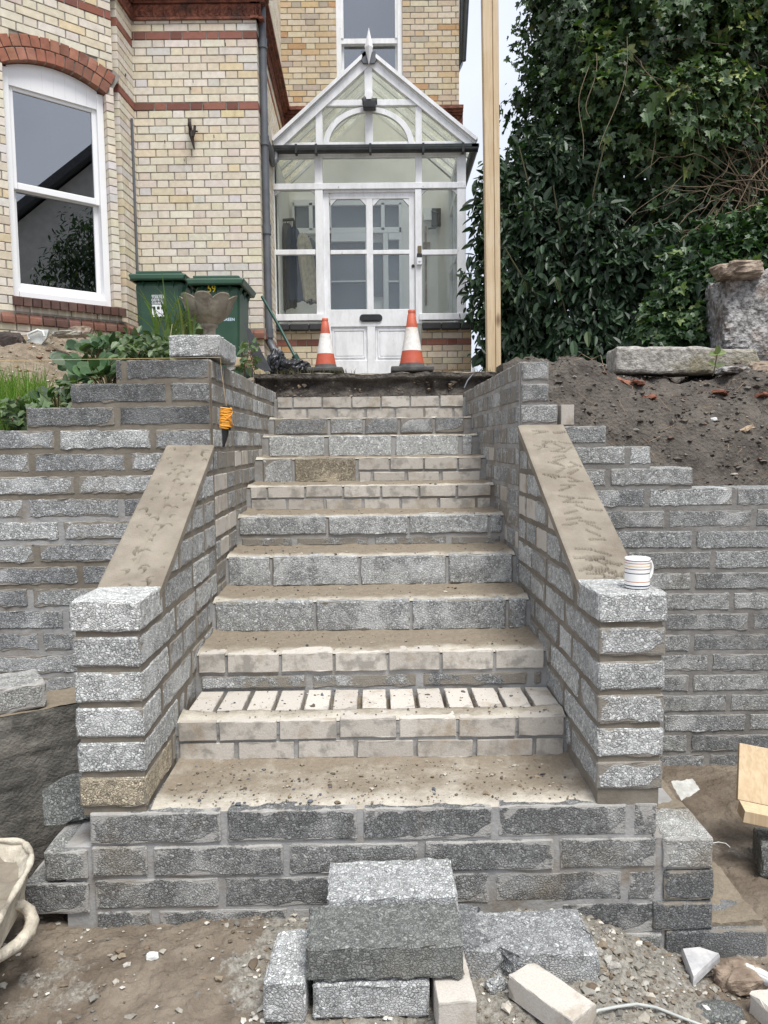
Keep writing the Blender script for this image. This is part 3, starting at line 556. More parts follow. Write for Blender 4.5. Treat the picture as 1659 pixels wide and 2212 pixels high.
def shard(name, label, poly, z, th, mat, cat='shard', rz=0, dome=0.0, tilt=0, ax=0):   # flat irregular piece with real thickness, poly in pixels on plane z
    W_ = np.array([atZ(x,y,z)[:2] for x, y in poly]); c = W_.mean(0); n = len(W_); L_ = W_-c
    mb = MB(); top = np.concatenate([L_*.93, np.full((n,1),th)],1); mid = np.concatenate([L_, np.full((n,1),th*.6)],1); bot = np.concatenate([L_, np.zeros((n,1))],1); ctr = np.array([[0,0,th+dome]])
    V = np.concatenate([bot,mid,top,ctr]); f = [[i,(i+1)%n,n+(i+1)%n,n+i] for i in range(n)]+[[n+i,n+(i+1)%n,2*n+(i+1)%n,2*n+i] for i in range(n)]+[[2*n+i,2*n+(i+1)%n,3*n] for i in range(n)]+[list(range(n))[::-1]]
    mb.add(V, f); mb.mapv(rotfr(c[0],c[1],0,z-.004,ax,tilt)); return build(name, mb, [mat], label=label, cat=cat)
rock('stone_chip', 'blue-grey chip of stone on the mud near the left foot of the base wall', gp(247,1993), (.052,.035,.03), M_NOSM, 3)
shard('plaster_flake', 'white angular flake lying on the mud left of the block pile', [(437,2063),(452,2045),(478,2028),(497,2042),(480,2056),(462,2072)], -.005, .006, M_PALE, 'flake', dome=.003)
rock('stone_chip', 'cream chip of stone on the mud below the white flake', gp(330,2098), (.035,.022,.018), M_PALE, 8)
P3 = gp(1500,2168)
shard('stone_shard', 'pale triangular shard of slab at the bottom right corner', [(1472,2064),(1510,2060),(1555,2075),(1528,2100),(1497,2130)], -.12, .03, m_gen('slab_offcut', (.36,.36,.37), (.52,.51,.50), 25, .85, .5), ax=.0)
rock('rubble_stone', 'brown rounded lump of stone at the bottom right edge', tuple(atZ(1600,2135,-.165)), (.15,.10,.075), M_BROWNST, 4)
rock('rubble_stone', 'dark blue-grey broken block lump at the very bottom right', tuple(atZ(1545,2212,-.165)), (.15,.09,.05), M_NOSMD, 9, rough=.12)
one_block('concrete_brick', 'pale block end cut by the bottom right corner of the photo', tuple(atZ(1668,2212,-.165)), (.075,.11,.07), .3, M_LB, .9, cat='brick')
rock('rubble_stone', 'thin pinkish sliver of stone leaning on the brown lump', tuple(atZ(1648,2120,-.12)), (.03,.12,.03), M_PALE, 6, rz=.6)
for (x,y,s_,lb) in ((1290,2086,.02,'small grey pebble right of the askew brick'),(1325,2108,.03,'squarish grey pebble in the gravel right of the askew brick'),(1590,2010,.0,'')):
    if s_: rock('pebble', lb, gp(x,y), (s_*1.3,s_,s_), M_STONE, x, 'pebble')
pts = [atZ(x,y,-.03) for x, y in ((1270,2222),(1291,2210),(1330,2196),(1375,2180),(1417,2171),(1480,2168),(1543,2171),(1556,2176))]
mb = MB(); pts = [np.array([p[0],p[1],float(ground_z(p[0],p[1]))+.018]) for p in pts]; mb.tube(pts, .0042, 0, 8); build('cable', mb, [m_gen('cable_grey', (.36,.38,.36), (.46,.47,.45), 20, .5, 0)], label='pale stiff cable curving over the gravel at the bottom right', cat='cable')
mb = MB(); pts = [atZ(x,y,.02) for x, y in ((1516,1823),(1535,1822),(1552,1819),(1568,1822),(1577,1830))]; mb.tube(pts, .0016, 0, 6); build('string_end', mb, [M_PALE], label='short cream string sticking out beside the right footing block', cat='string')
# timber boards on a block at the right edge
mb = MB(); f = rotfr(1.42,3.0,math.radians(-9),.095,math.radians(-28),math.radians(9)); mb.box(-.0,.55,-.010,.012,-.0,.225,0,bev=.002,fr=f); build('timber_board', mb, [M_WOOD], label='wide knotty pine board leaning at the right edge', cat='board')
mb = MB(); f = rotfr(1.40,2.93,math.radians(-12),.06,0,math.radians(8)); mb.box(0,.55,-.05,.045,0,.048,0,bev=.002,fr=f); build('timber_batten', mb, [M_WOOD], label='narrow pine batten under the leaning board at the right edge', cat='board')
one_block('concrete_block', 'grey block propping up the pine boards at the right edge', (1.60,2.90,-.15), (.26,.16,.13), -.25, M_NOSMD, .9)
mb = MB(); X, Y = np.meshgrid(np.linspace(0,1,12),np.linspace(0,1,12)); w4 = [np.array(atY(*p)) for p in ((1450,1690,3.30),(1495,1682,3.34),(1512,1706,3.28),(1472,1730,3.2))]
Pp = [(1-X)*(1-Y)*w4[3][a]+X*(1-Y)*w4[2][a]+X*Y*w4[1][a]+(1-X)*Y*w4[0][a] for a in range(3)]; Pp[2] = Pp[2]+.006*sn(X*6,Y*6); mb.grid(*Pp,0); mb.grid(Pp[0]+.002,Pp[1]+.004,Pp[2],0,flip=True)
build('paper_scrap', mb, [m_gen('scuffed_card', (.34,.34,.32), (.50,.50,.47), 30, .9, .4)], label='torn scrap of whitish card lying by the foot of the right wall', cat='card')
# mixing tub at the left edge
root = thing('mixing_tub', 'cement-caked pale plastic tub full of mortar at the lower left edge', 'tub', (-1.35,2.0,0))
zt = .30; rim = [np.array(atZ(x,y,zt)) for x, y in ((58,1828),(70,1846),(60,1880),(30,1930),(0,1985),(-36,2040),(-90,2120))]
rim += [np.array([-1.60,1.40,zt]), np.array([-1.95,1.55,zt]), np.array([-1.9,2.0,zt]), np.array(atZ(-120,1812,zt)), np.array(atZ(0,1815,zt)), np.array(atZ(50,1818,zt))]
R_ = np.array(rim+[rim[0]]); tt = np.arange(len(R_)); tq = np.linspace(0,len(R_)-1,90); R_ = np.stack([np.interp(tq,tt,R_[:,a]) for a in range(3)],1)
for _ in range(3): R_[1:-1] = (R_[:-2]+R_[1:-1]*2+R_[2:])/4
cen_ = R_.mean(0); mb = MB(); lv = []
for s_, z in ((1.0,zt),(.78,.22),(.55,.1),(.5,.0)): q = cen_+(R_-cen_)*s_; q[:,2] = z+.008*sn(q[:,0]*9,q[:,1]*9); lv.append(q)
Lv = np.stack(lv); mb.grid(Lv[:,:,0],Lv[:,:,1],Lv[:,:,2],0); Li = np.stack([cen_+(R_-cen_)*s_+np.array([0,0,z]) for s_, z in ((1,0),(.95,-.06),(.9,-.12))]); mb.grid(Li[:,:,0],Li[:,:,1],Li[:,:,2],0,flip=True); build('tub_shell', mb, [M_PVCCUT], root)
mb = MB(); mb.tube(R_, .009+.002*np.sin(tq*5), 0, 8); build('rim', mb, [M_PVCCUT], root)
mb = MB(); Ls = []
for s_ in np.linspace(0,.95,14): q = cen_+(R_-cen_)*s_; q[:,2] = zt-.045+.02*fbm(q[:,0]*8,q[:,1]*8,0,2); Ls.append(q)
Ls = np.stack(Ls); mb.grid(Ls[:,:,0],Ls[:,:,1],Ls[:,:,2],0,flip=True); build('mortar_fill', mb, [M_RAMP], root)
mb = MB(); hp = [atZ(x,y,z) for x, y, z in ((30,1955,.24),(45,1955,.22),(62,1968,.19),(70,1990,.17),(62,2015,.16),(38,2040,.16),(5,2062,.17),(-25,2080,.2))]; mb.tube(hp, [.012,.016,.019,.02,.02,.018,.016,.014], 0, 10); build('carrying_handle', mb, [M_PVCCUT], root)
# ================================================================ RAISED GROUND (banks and terrace)
def bank(name, x0, x1, y0, y1, zf, mat, res=.02, z_bot=-.3):
    xs = np.arange(x0,x1+res,res); ys = np.arange(y0,y1+res,res); X, Y = np.meshgrid(xs,ys); Z = zf(X,Y); mb = MB(); mb.grid(X,Y,Z,0)
    for (a, b, c, fl) in ((X[0],Y[0],Z[0],0),(X[-1],Y[-1],Z[-1],1),(X[:,0],Y[:,0],Z[:,0],1),(X[:,-1],Y[:,-1],Z[:,-1],0)): mb.grid(np.stack([a,a]),np.stack([b,b]),np.stack([c*0+z_bot,c]),0,flip=bool(fl))
    return build(name, mb, [mat], kind='structure')
def z_right(X, Y):
    top = 1.96+.15*ss(Y,5.5,6.3)+.07*ss(-X,-1.5,-1.2); foot = 1.18+.0*X; edge = 4.35+.35*ss(X,1.0,1.8)-.1*ss(X,2,3)
    s = ss(Y, 3.95+.0*X, edge+.35); z = foot+(top-foot)*s**.75
    z = z+.065*fbm(X*2.6,Y*2.6,0,3,4)*np.clip(Y-3.9,0,1)*1.2+.022*fbm(X*8,Y*8,0,1,4)-.025*np.abs(fbm(X*14,Y*14,0,4,4))*ss(4.9-Y,0,.4); z -= .16*np.exp(-((X-1.22)/.10)**2-((Y-4.35)/.22)**2)+.12*np.exp(-((X-1.5)/.18)**2-((Y-4.25)/.15)**2)-.06*np.exp(-((X-1.75)/.25)**2-((Y-4.4)/.2)**2)+.10*np.exp(-((X-2.15)/.2)**2-((Y-4.15)/.12)**2)
    z = np.minimum(z, 1.94+.6*np.clip(X-.93,0,1)+.5*ss(Y,4.5,5.6)*.4); return z
def z_left(X, Y):
    base = 1.84-.25*ss(-X,1.0,1.9); top = 2.08+.40*ss(-X,1.9,2.7); return base+(top-base)*np.clip((Y-3.9)/2.6,0,1)**.8+.03*fbm(X*2.5,Y*2.5,0,5,3)+.016*fbm(X*10,Y*10,0,2,4)
def z_terr(X, Y): return 2.085+.075*(Y-6.05)+.010*fbm(X*6,Y*6,0,7,4)+.02*np.clip(6.3-Y,0,1)
bank('earth_bank', .905, 4.6, 3.99, 9.2, z_right, M_SOIL); bank('earth_bank', -4.6, -1.01, 3.83, 7.8, z_left, M_PALESOIL)
mb = MB(); xs = np.linspace(-1.0,.9,120); ys = np.concatenate([np.linspace(6.05,6.6,30),np.linspace(6.65,10.5,60)]); X, Y = np.meshgrid(xs,ys); Y = Y+.03*np.clip(6.4-Y,0,.35)/.35*fbm(X*7,0*X,0,3,4); Z = z_terr(X,Y); mb.grid(X,Y,Z,1)
v = np.linspace(0,1,40)[:,None]; ex = X[:1]+0*v; ey0 = Y[:1]; zt_ = Z[:1]; ZZ = zt_-v*.36; EY = ey0+np.where(v > .12,.05+.02*fbm(ex*9,ZZ*14,0,2,5)+.02*np.sin(v*9),.0)*(1-.0*v)+.006*fbm(ex*20,ZZ*20); mb.grid(ex+.0*v,EY,ZZ,0,flip=True)
build('terrace', mb, [M_SOIL, m_soil('terrace_soil', (.12,.10,.075), (.22,.19,.15), (.42,.38,.32), .01)], kind='structure')
mb = MB(); mb.box(-6,-4.6,3.9,30,-.3,1.9); mb.box(-4.6,6,10.6,60,-.3,2.2); mb.box(4.6,9,3.9,30,-.3,2.1); mb.box(-4.6,-1.0,7.8,10.6,-.3,2.0); mb.box(.9,4.6,9.2,10.6,-.3,2.1); build('upper_garden', mb, [M_SOIL], kind='structure')
# stones, tiles and roots on the right bank
def onbank(x, y, Y, zf): p = atY(x,y,Y); return p[0], Y, float(zf(np.array([p[0]]),np.array([Y]))[0])
mb = MB(); n = 900; xx = rg.uniform(.95,2.6,n); yy = 4.15+rg.random(n)*1.7; P = np.stack([xx,yy,z_right(xx,yy)+.003],1); rocks(mb,P,np.clip(rg.lognormal(-4.9,.5,n),.004,.03),rcol(n,[(.20,.185,.165),(.12,.10,.085),(.30,.27,.24),(.17,.10,.07),(.09,.08,.07)]),.6); n = 650; xx = rg.uniform(.95,2.7,n); yy = 4.0+rg.random(n)**.8*1.3; rocks(mb,np.stack([xx,yy,z_right(xx,yy)],1),np.clip(rg.lognormal(-4.6,.5,n),.005,.035),rcol(n,[(.085,.07,.055),(.12,.10,.082),(.065,.052,.042),(.15,.13,.11)]),.8)
n = 1500; xx = rg.uniform(-3.6,-1.1,n); yy = 3.9+rg.random(n)*3; P = np.stack([xx,yy,z_left(xx,yy)+.003],1); m2 = MB(); rocks(m2,P,np.clip(rg.lognormal(-4.6,.5,n),.005,.04),rcol(n,[(.42,.37,.30),(.30,.25,.18),(.55,.52,.46),(.16,.12,.08),(.36,.2,.12)]),.6)
build('soil_rubble', mb, [M_PEB], label='stones and brick bits in the dark bank behind the right wall', cat='rubble', kind='stuff'); build('soil_rubble', m2, [M_PEB], label='pale rubble in the bank below the bay window', cat='rubble', kind='stuff')
n = 160; xx = rg.uniform(-.85,.68,n); zz = 1.80+rg.random(n)*.24; P = np.stack([xx,np.full(n,6.10),zz],1); mb = MB(); rocks(mb,P,np.clip(rg.lognormal(-4.6,.5,n),.004,.03),rcol(n,[(.30,.22,.15),(.12,.09,.07),(.38,.33,.27)])); build('soil_stones', mb, [M_PEB], label='stones in the cut earth edge above the top step', cat='stones', kind='stuff')
# big slab
def slabf(v):
    v = v.copy(); v[:,2] = np.maximum(v[:,2], .0)+.006*fbm(v[:,0]*9,v[:,1]*9,v[:,2]*9,3); e = v[:,0] > .40; v[:,0] = np.where(e, .40+(v[:,0]-.40)*(1-.5*np.clip((v[:,2]-.08)/.1,0,1)), v[:,0]); v[:,2] -= .03*np.clip(v[:,0],0,1)*(v[:,2] > .1); return v
mb = MB(); mb.block((-.475,-.14,0),(.475,.14,.175),0,(.5,.5,0,1),.02,.02,.002,None,slabf); mb.mapv(rotfr(2.03,5.30,math.radians(-2),1.99,0,.02)); build('stone_slab', mb, [M_STONE], label='long pale lichen-stained stone slab on top of the right earth bank', cat='stone')
one_block('concrete_brick', 'small pale brick standing upright on a step of the right wall', (.90,3.85,1.628), (.067,.10,.10), .12, M_LB, .3, jit=.0006, r=.003, cat='brick')
for (x,y,Y,s_,m_,lb) in ((1600,752,5.5,(.26,.2,.05),M_BROWNST,'flat reddish stone on the bank behind the slab end'),(1640,800,5.2,(.22,.2,.10),M_BROWNST,'brown broken stone right of the slab'),(1580,822,4.95,(.18,.16,.05),M_STONEG,'grey flat stone in front of the slab end')):
    p = onbank(x,y,Y,z_right); rock('bank_stone', lb, (p[0],p[1],p[2]-.01), s_, m_, x)
for k, (x,y,Y,lb) in enumerate(((1343,845,4.75,'shard of red roof tile sticking out near the bank top'),(1375,848,4.75,'small brown tile shard beside a grey pebble'),(1402,888,4.6,'long flat shard of orange tile in the middle of the bank'),(1555,862,4.7,'bright red brick fragment on the right of the bank'),(1640,870,4.7,'wide reddish tile fragment at the right edge of the bank'),(1610,925,4.45,'pale brown pottery fragment low on the right of the bank'))):
    p = onbank(x,y,Y,z_right); q = atY(x,y,Y); one_block('tile_shard', lb, (q[0],p[1],max(p[2],q[2]-.02)), (.115-.02*(k%3),.07,.016), k*1.3+.2, m_gen('tile_%d'%k, ((.19,.075,.045) if k != 5 else (.34,.26,.18)), ((.27,.12,.075) if k != 5 else (.4,.3,.2)), 30, .9), .5, ax=.35-.1*k, ay=.25-.13*k, jit=.006, seg=.025, r=.003, cat='shard')
q = atY(1542,900,4.5); rock('white_chip', 'small bright white chip in the dark bank', (q[0],4.5,float(z_right(q[0],4.5))-.002), (.035,.025,.02), M_PALE, 5, 'chip')
# rough rubble wall end, far right
def wf(v): v = v.copy(); d = .05*fbm(v[:,0]*3,v[:,1]*3,v[:,2]*4,4,5); v[:,1] += d; v[:,0] += d; v[:,2] += .06*sn(v[:,0]*4,v[:,1]*3)*(v[:,2] > .5)+.18*np.clip(v[:,0],0,1)*(v[:,2] > .5); return v
mb = MB(); mb.block((0,0,0),(1.1,.5,.74),0,(.5,.5,0,1),.05,.03,.008,None,wf,smooth=False); mb.mapv(rotfr(2.80,6.35,0,2.12)); build('rubble_wall', mb, [M_STONEG], label='rough grey rubble wall end at the right edge under the ivy', cat='wall')
rock('coping_stone', 'brown broken stone perched on the end of the rough rubble wall', (2.90,6.42,2.84), (.36,.3,.14), M_BROWNST, 12)
# ================================================================ HOUSE
CREAM = [((.68,.615,.50),6),((.70,.65,.555),6),((.67,.59,.455),2.5),((.64,.61,.57),.7),((.66,.55,.37),.7),((.63,.55,.46),1)]
GOLD = [((.60,.50,.36),4),((.64,.56,.43),4),((.58,.44,.27),1.6),((.45,.39,.31),1),((.52,.32,.17),.5)]
REDC = [((.25,.088,.06),3),((.29,.12,.085),3),((.19,.075,.055),1)]
def pick(pal):
    c = rnd.choices([p[0] for p in pal],[p[1] for p in pal])[0]; k = rnd.uniform(.92,1.08); return (c[0]*k,c[1]*k*rnd.uniform(.97,1.03),c[2]*k*rnd.uniform(.94,1.06),1)
PIT = .07
def brickwork(mb, fr, u0, u1, zlo, zhi, holes=(), red=(), pal=CREAM, moul=(), off=0., dep=.10):
    k = int(math.ceil((zlo-4.70)/PIT)); 
    while 4.70+PIT*(k+.5) <= zhi+1e-6:
        zc = 4.70+PIT*k; iv = [(u0,u1)]
        for h in holes:
            r = h(zc)
            if r: iv = [q for a, b in iv for q in ((a,min(b,r[0])),(max(a,r[1]),b)) if q[1]-q[0] > .012]
        isr = k in red
        for a, b in iv:
            mb.box(a+.003,b-.003,.006,dep-.004,zc-PIT/2,zc+PIT/2,1,fr=fr)
            p = math.floor((a-off)/.3375)*.3375+off+(.16875 if k%2 else 0)-.3375; seq = 0
            while p < b:
                ln = .2150 if seq%2 == 0 else .1025; x0, x1 = max(p,a), min(p+ln,b)
                if x0-a < .03: x0 = a
                if b-x1 < .045: x1 = b
                if x1-x0 > .02:
                    c = pick(REDC if isr else pal); j = lambda: rnd.uniform(-.0012,.0012); d0 = rnd.uniform(-.0015,.001)-(.002 if isr else 0); z0, z1 = zc-PIT/2+.0035, zc+PIT/2-.0035; e = .0025
                    v = np.array([[x0+j(),d0+.004,z0+j()],[x1+j(),d0+.004,z0+j()],[x1+j(),d0+.004,z1+j()],[x0+j(),d0+.004,z1+j()],[x0+e,d0,z0+e],[x1-e,d0,z0+e],[x1-e,d0,z1-e],[x0+e,d0,z1-e],[x0,dep-.002,z0],[x1,dep-.002,z0],[x1,dep-.002,z1],[x0,dep-.002,z1]])
                    mb.add(fr(v), np.array([[4,5,6,7],[0,1,5,4],[1,2,6,5],[2,3,7,6],[3,0,4,7],[8,9,1,0],[9,10,2,1],[10,11,3,2],[11,8,0,3]]), 0, c)
                p += ln+.010; seq += 1
        k += 1
house = thing('brick_house', 'cream brick house with red bands, terracotta cornice and a canted bay at left', 'house', (-1.7,7.5,1.9))
BM = [M_BRICK, M_BMORT]; CA = math.radians(42)
f_main = rotfr(0,7.5,0); f_side = rotfr(-1.14,7.5,math.radians(91.8)); f_rear = rotfr(0,10.0,0); f_cant = rotfr(-2.33,7.03,CA); f_ret = rotfr(-2.315,7.03,math.radians(88))
mb = MB(); brickwork(mb,f_main,-2.32,-1.14,1.95,8.4,red=(0,9),off=.03); build('front_wall', mb, BM, house)
mb = MB(); brickwork(mb,f_side,.101,2.5,1.95,8.4,red=(0,9),off=.1); build('side_wall', mb, BM, house)
mb = MB(); brickwork(mb,f_rear,-1.24,.985,1.95,8.6,holes=[lambda z: (-.535,.285) if 5.5 < z < 8.3 else None, lambda z: (-.99,.80) if z < 4.6 else None],pal=GOLD,off=.05); build('rear_wall', mb, BM, house)
mb = MB(); mb.box(.95,.985,10.11,14,1.9,8.6); mb.box(-5.2,.985,10.2,14,8.3,8.6); mb.box(-5.2,-1.3,7.65,14,8.3,8.35); mb.box(-5.2,-5.1,6.0,14,1.9,8.4); build('far_side_wall', mb, [M_CREAM], house)
CU = .49; RI = .90; ZC = 3.80; TA = math.tan(math.radians(28.2))
def hole_w(z):
    if 2.70 < z < 4.59: return (-.91,-.07)
    if 4.59 <= z < 4.92:
        hw = min(math.sqrt(max(0,1.1**2-(z-ZC)**2)), (z-ZC)*TA+.01)
        return (-CU-hw,-CU+hw) if hw > .02 else None
mb = MB(); brickwork(mb,f_cant,-1.45,0.,1.95,8.4,holes=[hole_w],red=(0,8),off=.06)
n = 24; an = np.linspace(-.52,.52,n); Pq = [(-CU+(RI+.004)*math.sin(a), ZC+(RI+.004)*math.cos(a)) for a in an]+[(-CU+(RI+.235)*math.sin(a), ZC+(RI+.235)*math.cos(a)) for a in an[::-1]]
for i in range(n-1): mb.prism([Pq[i],Pq[i+1],Pq[2*n-2-i],Pq[2*n-1-i]], .010, .099, 1, fr=f_cant)
build('bay_side_wall', mb, BM, house)
mb = MB(); brickwork(mb,f_ret,.085,.47,1.95,8.4,red=(0,8),off=.1); build('bay_return_wall', mb, BM, house)
mb = MB(); E1 = f_cant(np.array([[-1.45,0,0]]))[0]; f_bf = rotfr(E1[0],E1[1],0); brickwork(mb,f_bf,-1.6,0.,1.95,8.4,red=(0,8)); build('bay_front_wall', mb, BM, house)
mb = MB()    # window arch: two rings of red headers
for ring in (0,1):
    r0 = RI+.003+ring*.101; nb = 13 if ring else 12
    for k in range(nb):
        a = -.492+(k+.5)*.984/nb; wv = .984/nb*(r0+.05)-.008; M = rotfr(0,0,0); ca, sa = math.cos(a), math.sin(a)
        fr2 = lambda v, a=a, ca=ca, sa=sa, r0=r0: f_cant(np.stack([-CU+v[:,0]*ca+(v[:,2]+r0)*sa, v[:,1], ZC-v[:,0]*sa+(v[:,2]+r0)*ca],1))
        mb.block((-wv/2,-.003,0),(wv/2,.10,.094),0,(*np.array(pick(REDC)[:3])*np.array([1.35,1.5,1.35]),1),.004,.05,.0008,fr2,smooth=False)
build('window_arch', mb, [M_REDB], house)
mb = MB()    # brick sill and moulded plinth course
x = -.925
while x < -.03: mb.block((x,-.055,2.70),(x+.066,.09,2.775),0,(*np.array(pick(REDC)[:3])*np.array([.45,.62,.72]),1),.006,.04,.001,lambda v: f_cant(np.stack([v[:,0],v[:,1],v[:,2]+.15*(v[:,1])],1)),smooth=False); x += .073
build('window_ledge', mb, [M_REDB], house, label='sloping dark brick sill under the bay window')
mb = MB()
for fr, a, b in ((f_cant,-1.45,.02),(f_ret,0,.47),(f_main,-2.3,-1.12),(f_side,0,1.1),(f_bf,-1.6,0)):
    x = a
    while x < b-.03:
        q = min(x+.105,b); cl = lambda v, fr=fr: fr(np.stack([v[:,0], v[:,1]+.035*np.clip((v[:,2]-2.60)/.05,0,1), v[:,2]],1)); mb.block((x+.004,-.035,2.552),(q-.004,.05,2.655),0,(*np.array(pick(REDC)[:3])*rnd.uniform(.75,1.2)*np.array([.85,1.1,1.15]),1),.005,.025,.0012,cl,smooth=False); x = q+.002
    mb.box(a,b,-.008,.04,2.55,2.655,0,(.3,.27,.23,1),fr=fr)
build('plinth_course', mb, [M_REDB], house, label='moulded red brick plinth course')
# carved terracotta string course + cornice
for fr, a, b in ((f_cant,-1.47,.03),(f_ret,0,.45),(f_main,-2.29,-1.09),(f_side,-.04,2.5),(f_rear,.30,1.03),(f_rear,-1.2,-.56),(f_bf,-1.6,0)):
    mb = MB(); m2 = MB(); nu = int((b-a)/.006); u = np.linspace(a,b,max(nu,8)); z = np.linspace(5.485,5.605,22); U, Z = np.meshgrid(u,z); ph = (U%.105)/.105; tt = (Z-5.485)/.12
    h = .012+.014*np.abs(np.sin(math.pi*2*(ph+ .22*np.sin(tt*5))))*np.sin(math.pi*np.clip(tt,0,1))+.007*sn(U*150,Z*150,0,4)*np.sin(math.pi*tt); h = np.where((ph < .05)|(tt < .03)|(tt > .97), .006, h)
    V = fr(np.stack([U,-h,Z],-1).reshape(-1,3)).reshape(U.shape+(3,)); mb.grid(V[...,0],V[...,1],V[...,2],0)
    for (d, z0, z1) in ((.035,5.603,5.632),(.065,5.630,5.662),(.10,5.660,5.70),(.022,5.462,5.485)): m2.box(a-(d if fr is f_main else 0)*0,b+(d if fr in (f_main,) else 0),-d,.05,z0,z1,0,fr=fr)
    build('carved_string_course', mb, [M_TERRA], house, label='terracotta course carved with leaves'); build('cornice', m2, [M_TERRA], house)
# bay window
mb = MB(); mb.box(-.905,-.85,.06,.16,2.775,4.60,0,bev=.004,fr=f_cant); mb.box(-.13,-.072,.06,.16,2.775,4.60,0,bev=.004,fr=f_cant); mb.box(-.85,-.13,.045,.16,2.775,2.83,0,bev=.004,fr=f_cant)
hc = lambda x: ZC+math.sqrt(RI**2-(x+CU)**2)-.003
for i in range(8):
    xa_, xb_ = -.86+i*.0925, -.86+(i+1)*.0925*.998; mb.prism([(xa_,4.47),(xb_,4.47),(xb_,hc(xb_)),(xa_,hc(xa_))],.07,.15,fr=f_cant)
WND = build('window', mb, [M_WHITE], house, label='white sliding sash window with an arched head in the bay')
mb = MB()
for (x0,x1,y0,y1,z0,z1) in ((-.852,-.812,.09,.13,3.66,4.475),(-.168,-.128,.09,.13,3.66,4.475),(-.812,-.168,.09,.13,4.44,4.475),(-.812,-.168,.085,.13,3.66,3.715)): mb.box(x0,x1,y0,y1,z0,z1,0,bev=.005,fr=f_cant)
build('upper_sash', mb, [M_WHITE], WND); mb = MB()
for (x0,x1,y0,y1,z0,z1) in ((-.852,-.812,.132,.165,2.83,3.70),(-.168,-.128,.132,.165,2.83,3.70),(-.812,-.168,.132,.165,2.83,2.91),(-.812,-.168,.132,.165,3.655,3.70)): mb.box(x0,x1,y0,y1,z0,z1,0,bev=.005,fr=f_cant)
build('lower_sash', mb, [M_WHITE], WND)
mb = MB(); mb.box(-.812,-.168,.105,.111,3.71,4.445,fr=f_cant); mb.box(-.812,-.168,.145,.151,2.905,3.66,fr=f_cant); build('glass', mb, [M_GLASS], WND)
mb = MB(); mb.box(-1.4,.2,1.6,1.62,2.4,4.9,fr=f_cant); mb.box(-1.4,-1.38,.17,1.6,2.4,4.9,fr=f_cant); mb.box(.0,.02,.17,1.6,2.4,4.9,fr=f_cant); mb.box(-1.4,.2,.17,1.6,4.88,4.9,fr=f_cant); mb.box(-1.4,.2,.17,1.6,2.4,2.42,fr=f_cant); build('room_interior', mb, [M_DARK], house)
mb = MB(); mb.tube(f_cant(np.array([[-.46,.25,2.88],[-.445,.25,3.0],[-.42,.25,3.02],[-.38,.25,2.95],[-.30,.25,2.93],[-.2,.25,2.935]])), [.015,.022,.02,.022,.03,.03],0,10); build('window_ornament', mb, [M_WHITE], label='white curved ornament standing inside the bay window', cat='ornament')
# upper rear window
mb = MB(); mb.box(-.535,-.475,.03,.16,5.52,8.3); mb.box(.225,.285,.03,.16,5.52,8.3); mb.box(-.475,.225,.05,.14,6.50,6.56); mb.box(-.475,.225,.05,.16,5.52,5.60)
for a,b,c,d,e in ((-.475,-.445,1,6.56,8.3),(.195,.225,1,6.56,8.3),(-.475,-.445,0,5.6,6.5),(.195,.225,0,5.6,6.5)): mb.box(a,b,.04 if c else .1,.14,d,e)
mb.mapv(f_rear); WN2 = build('window', mb, [M_PAINT], house, label='tall white sash window above the porch')
mb = MB(); mb.box(-.445,.195,.09,.095,6.56,8.3); mb.box(-.445,.195,.12,.125,5.6,6.5); mb.mapv(f_rear); build('glass', mb, [M_GLASS], WN2)
u = np.linspace(-.46,.21,160); z = np.linspace(5.6,6.50,12); U, Z = np.meshgrid(u,z); Yc = .20+.022*np.sin(U*38+2*np.sin(U*11))+.01*np.sin(U*90+Z*4); mb = MB(); mb.grid(U,Yc,Z,0); mb.mapv(f_rear); build('curtain', mb, [M_LACE], WN2, label='white gathered half curtain')
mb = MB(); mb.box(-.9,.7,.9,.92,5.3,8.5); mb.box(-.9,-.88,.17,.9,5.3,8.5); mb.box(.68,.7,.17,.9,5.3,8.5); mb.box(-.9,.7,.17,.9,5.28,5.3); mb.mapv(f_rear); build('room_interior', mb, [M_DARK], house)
for k, (x, w_, c, m_) in enumerate(((-.42,.05,.12,M_CREAM),(-.36,.035,.12,M_WOOD),(-.30,.05,.11,flat('blue_tin',(.10,.35,.50))))):
    mb = MB(); mb.block((x,.15,6.562),(x+w_,.21,6.562+c),0,(.5,.5,1,1),.004,.05,0,f_rear); build(('book','book','tin')[k], mb, [m_], label=('cream book at the left on the upper window rail','narrow tan book next to the blue tin on the upper window rail','light blue tin on the upper window rail')[k], cat=('book','book','tin')[k])
# downpipe on the corner
mb = MB(); px_ = lambda z: (-1.10, 7.60); mb.tube([(-1.10,7.60,8.2),(-1.10,7.60,2.62),(-1.10,7.60,2.54),(-1.06,7.58,2.46),(-1.0,7.56,2.43),(-.985,7.56,2.36),(-.985,7.56,2.1)], .035, 0, 14)
for z in (2.62,4.42,5.3,3.6): mb.tube([(-1.10,7.60,z-.045),(-1.10,7.60,z+.045)], .043, 0, 14)
mb.tube([(-1.12,7.62,4.47),(-1.08,7.63,4.36)],.012,0,8); build('downpipe', mb, [M_GREY], house, label='tall grey plastic downpipe at the corner')
mb = MB(); p = [atY(x,y,7.46) for x, y in ((408,257),(411,275),(413,290),(420,323))]; mb.tube(p, [.012,.018,.024,.006], 0, 6); p = [atY(x,y,7.44) for x, y in ((421,271),(420,283),(417,295))]; mb.tube(p, [.012,.014,.012], 0, 6); mb.tube([atY(415,283,7.46),atY(427,284,7.46)],.008,0,6); mb.tube([atY(409,258,7.46),atY(408,270,7.40),atY(411,280,7.45)],.012,0,6)
build('iron_bracket', mb, [M_RUST], house, label='rusty iron bracket')
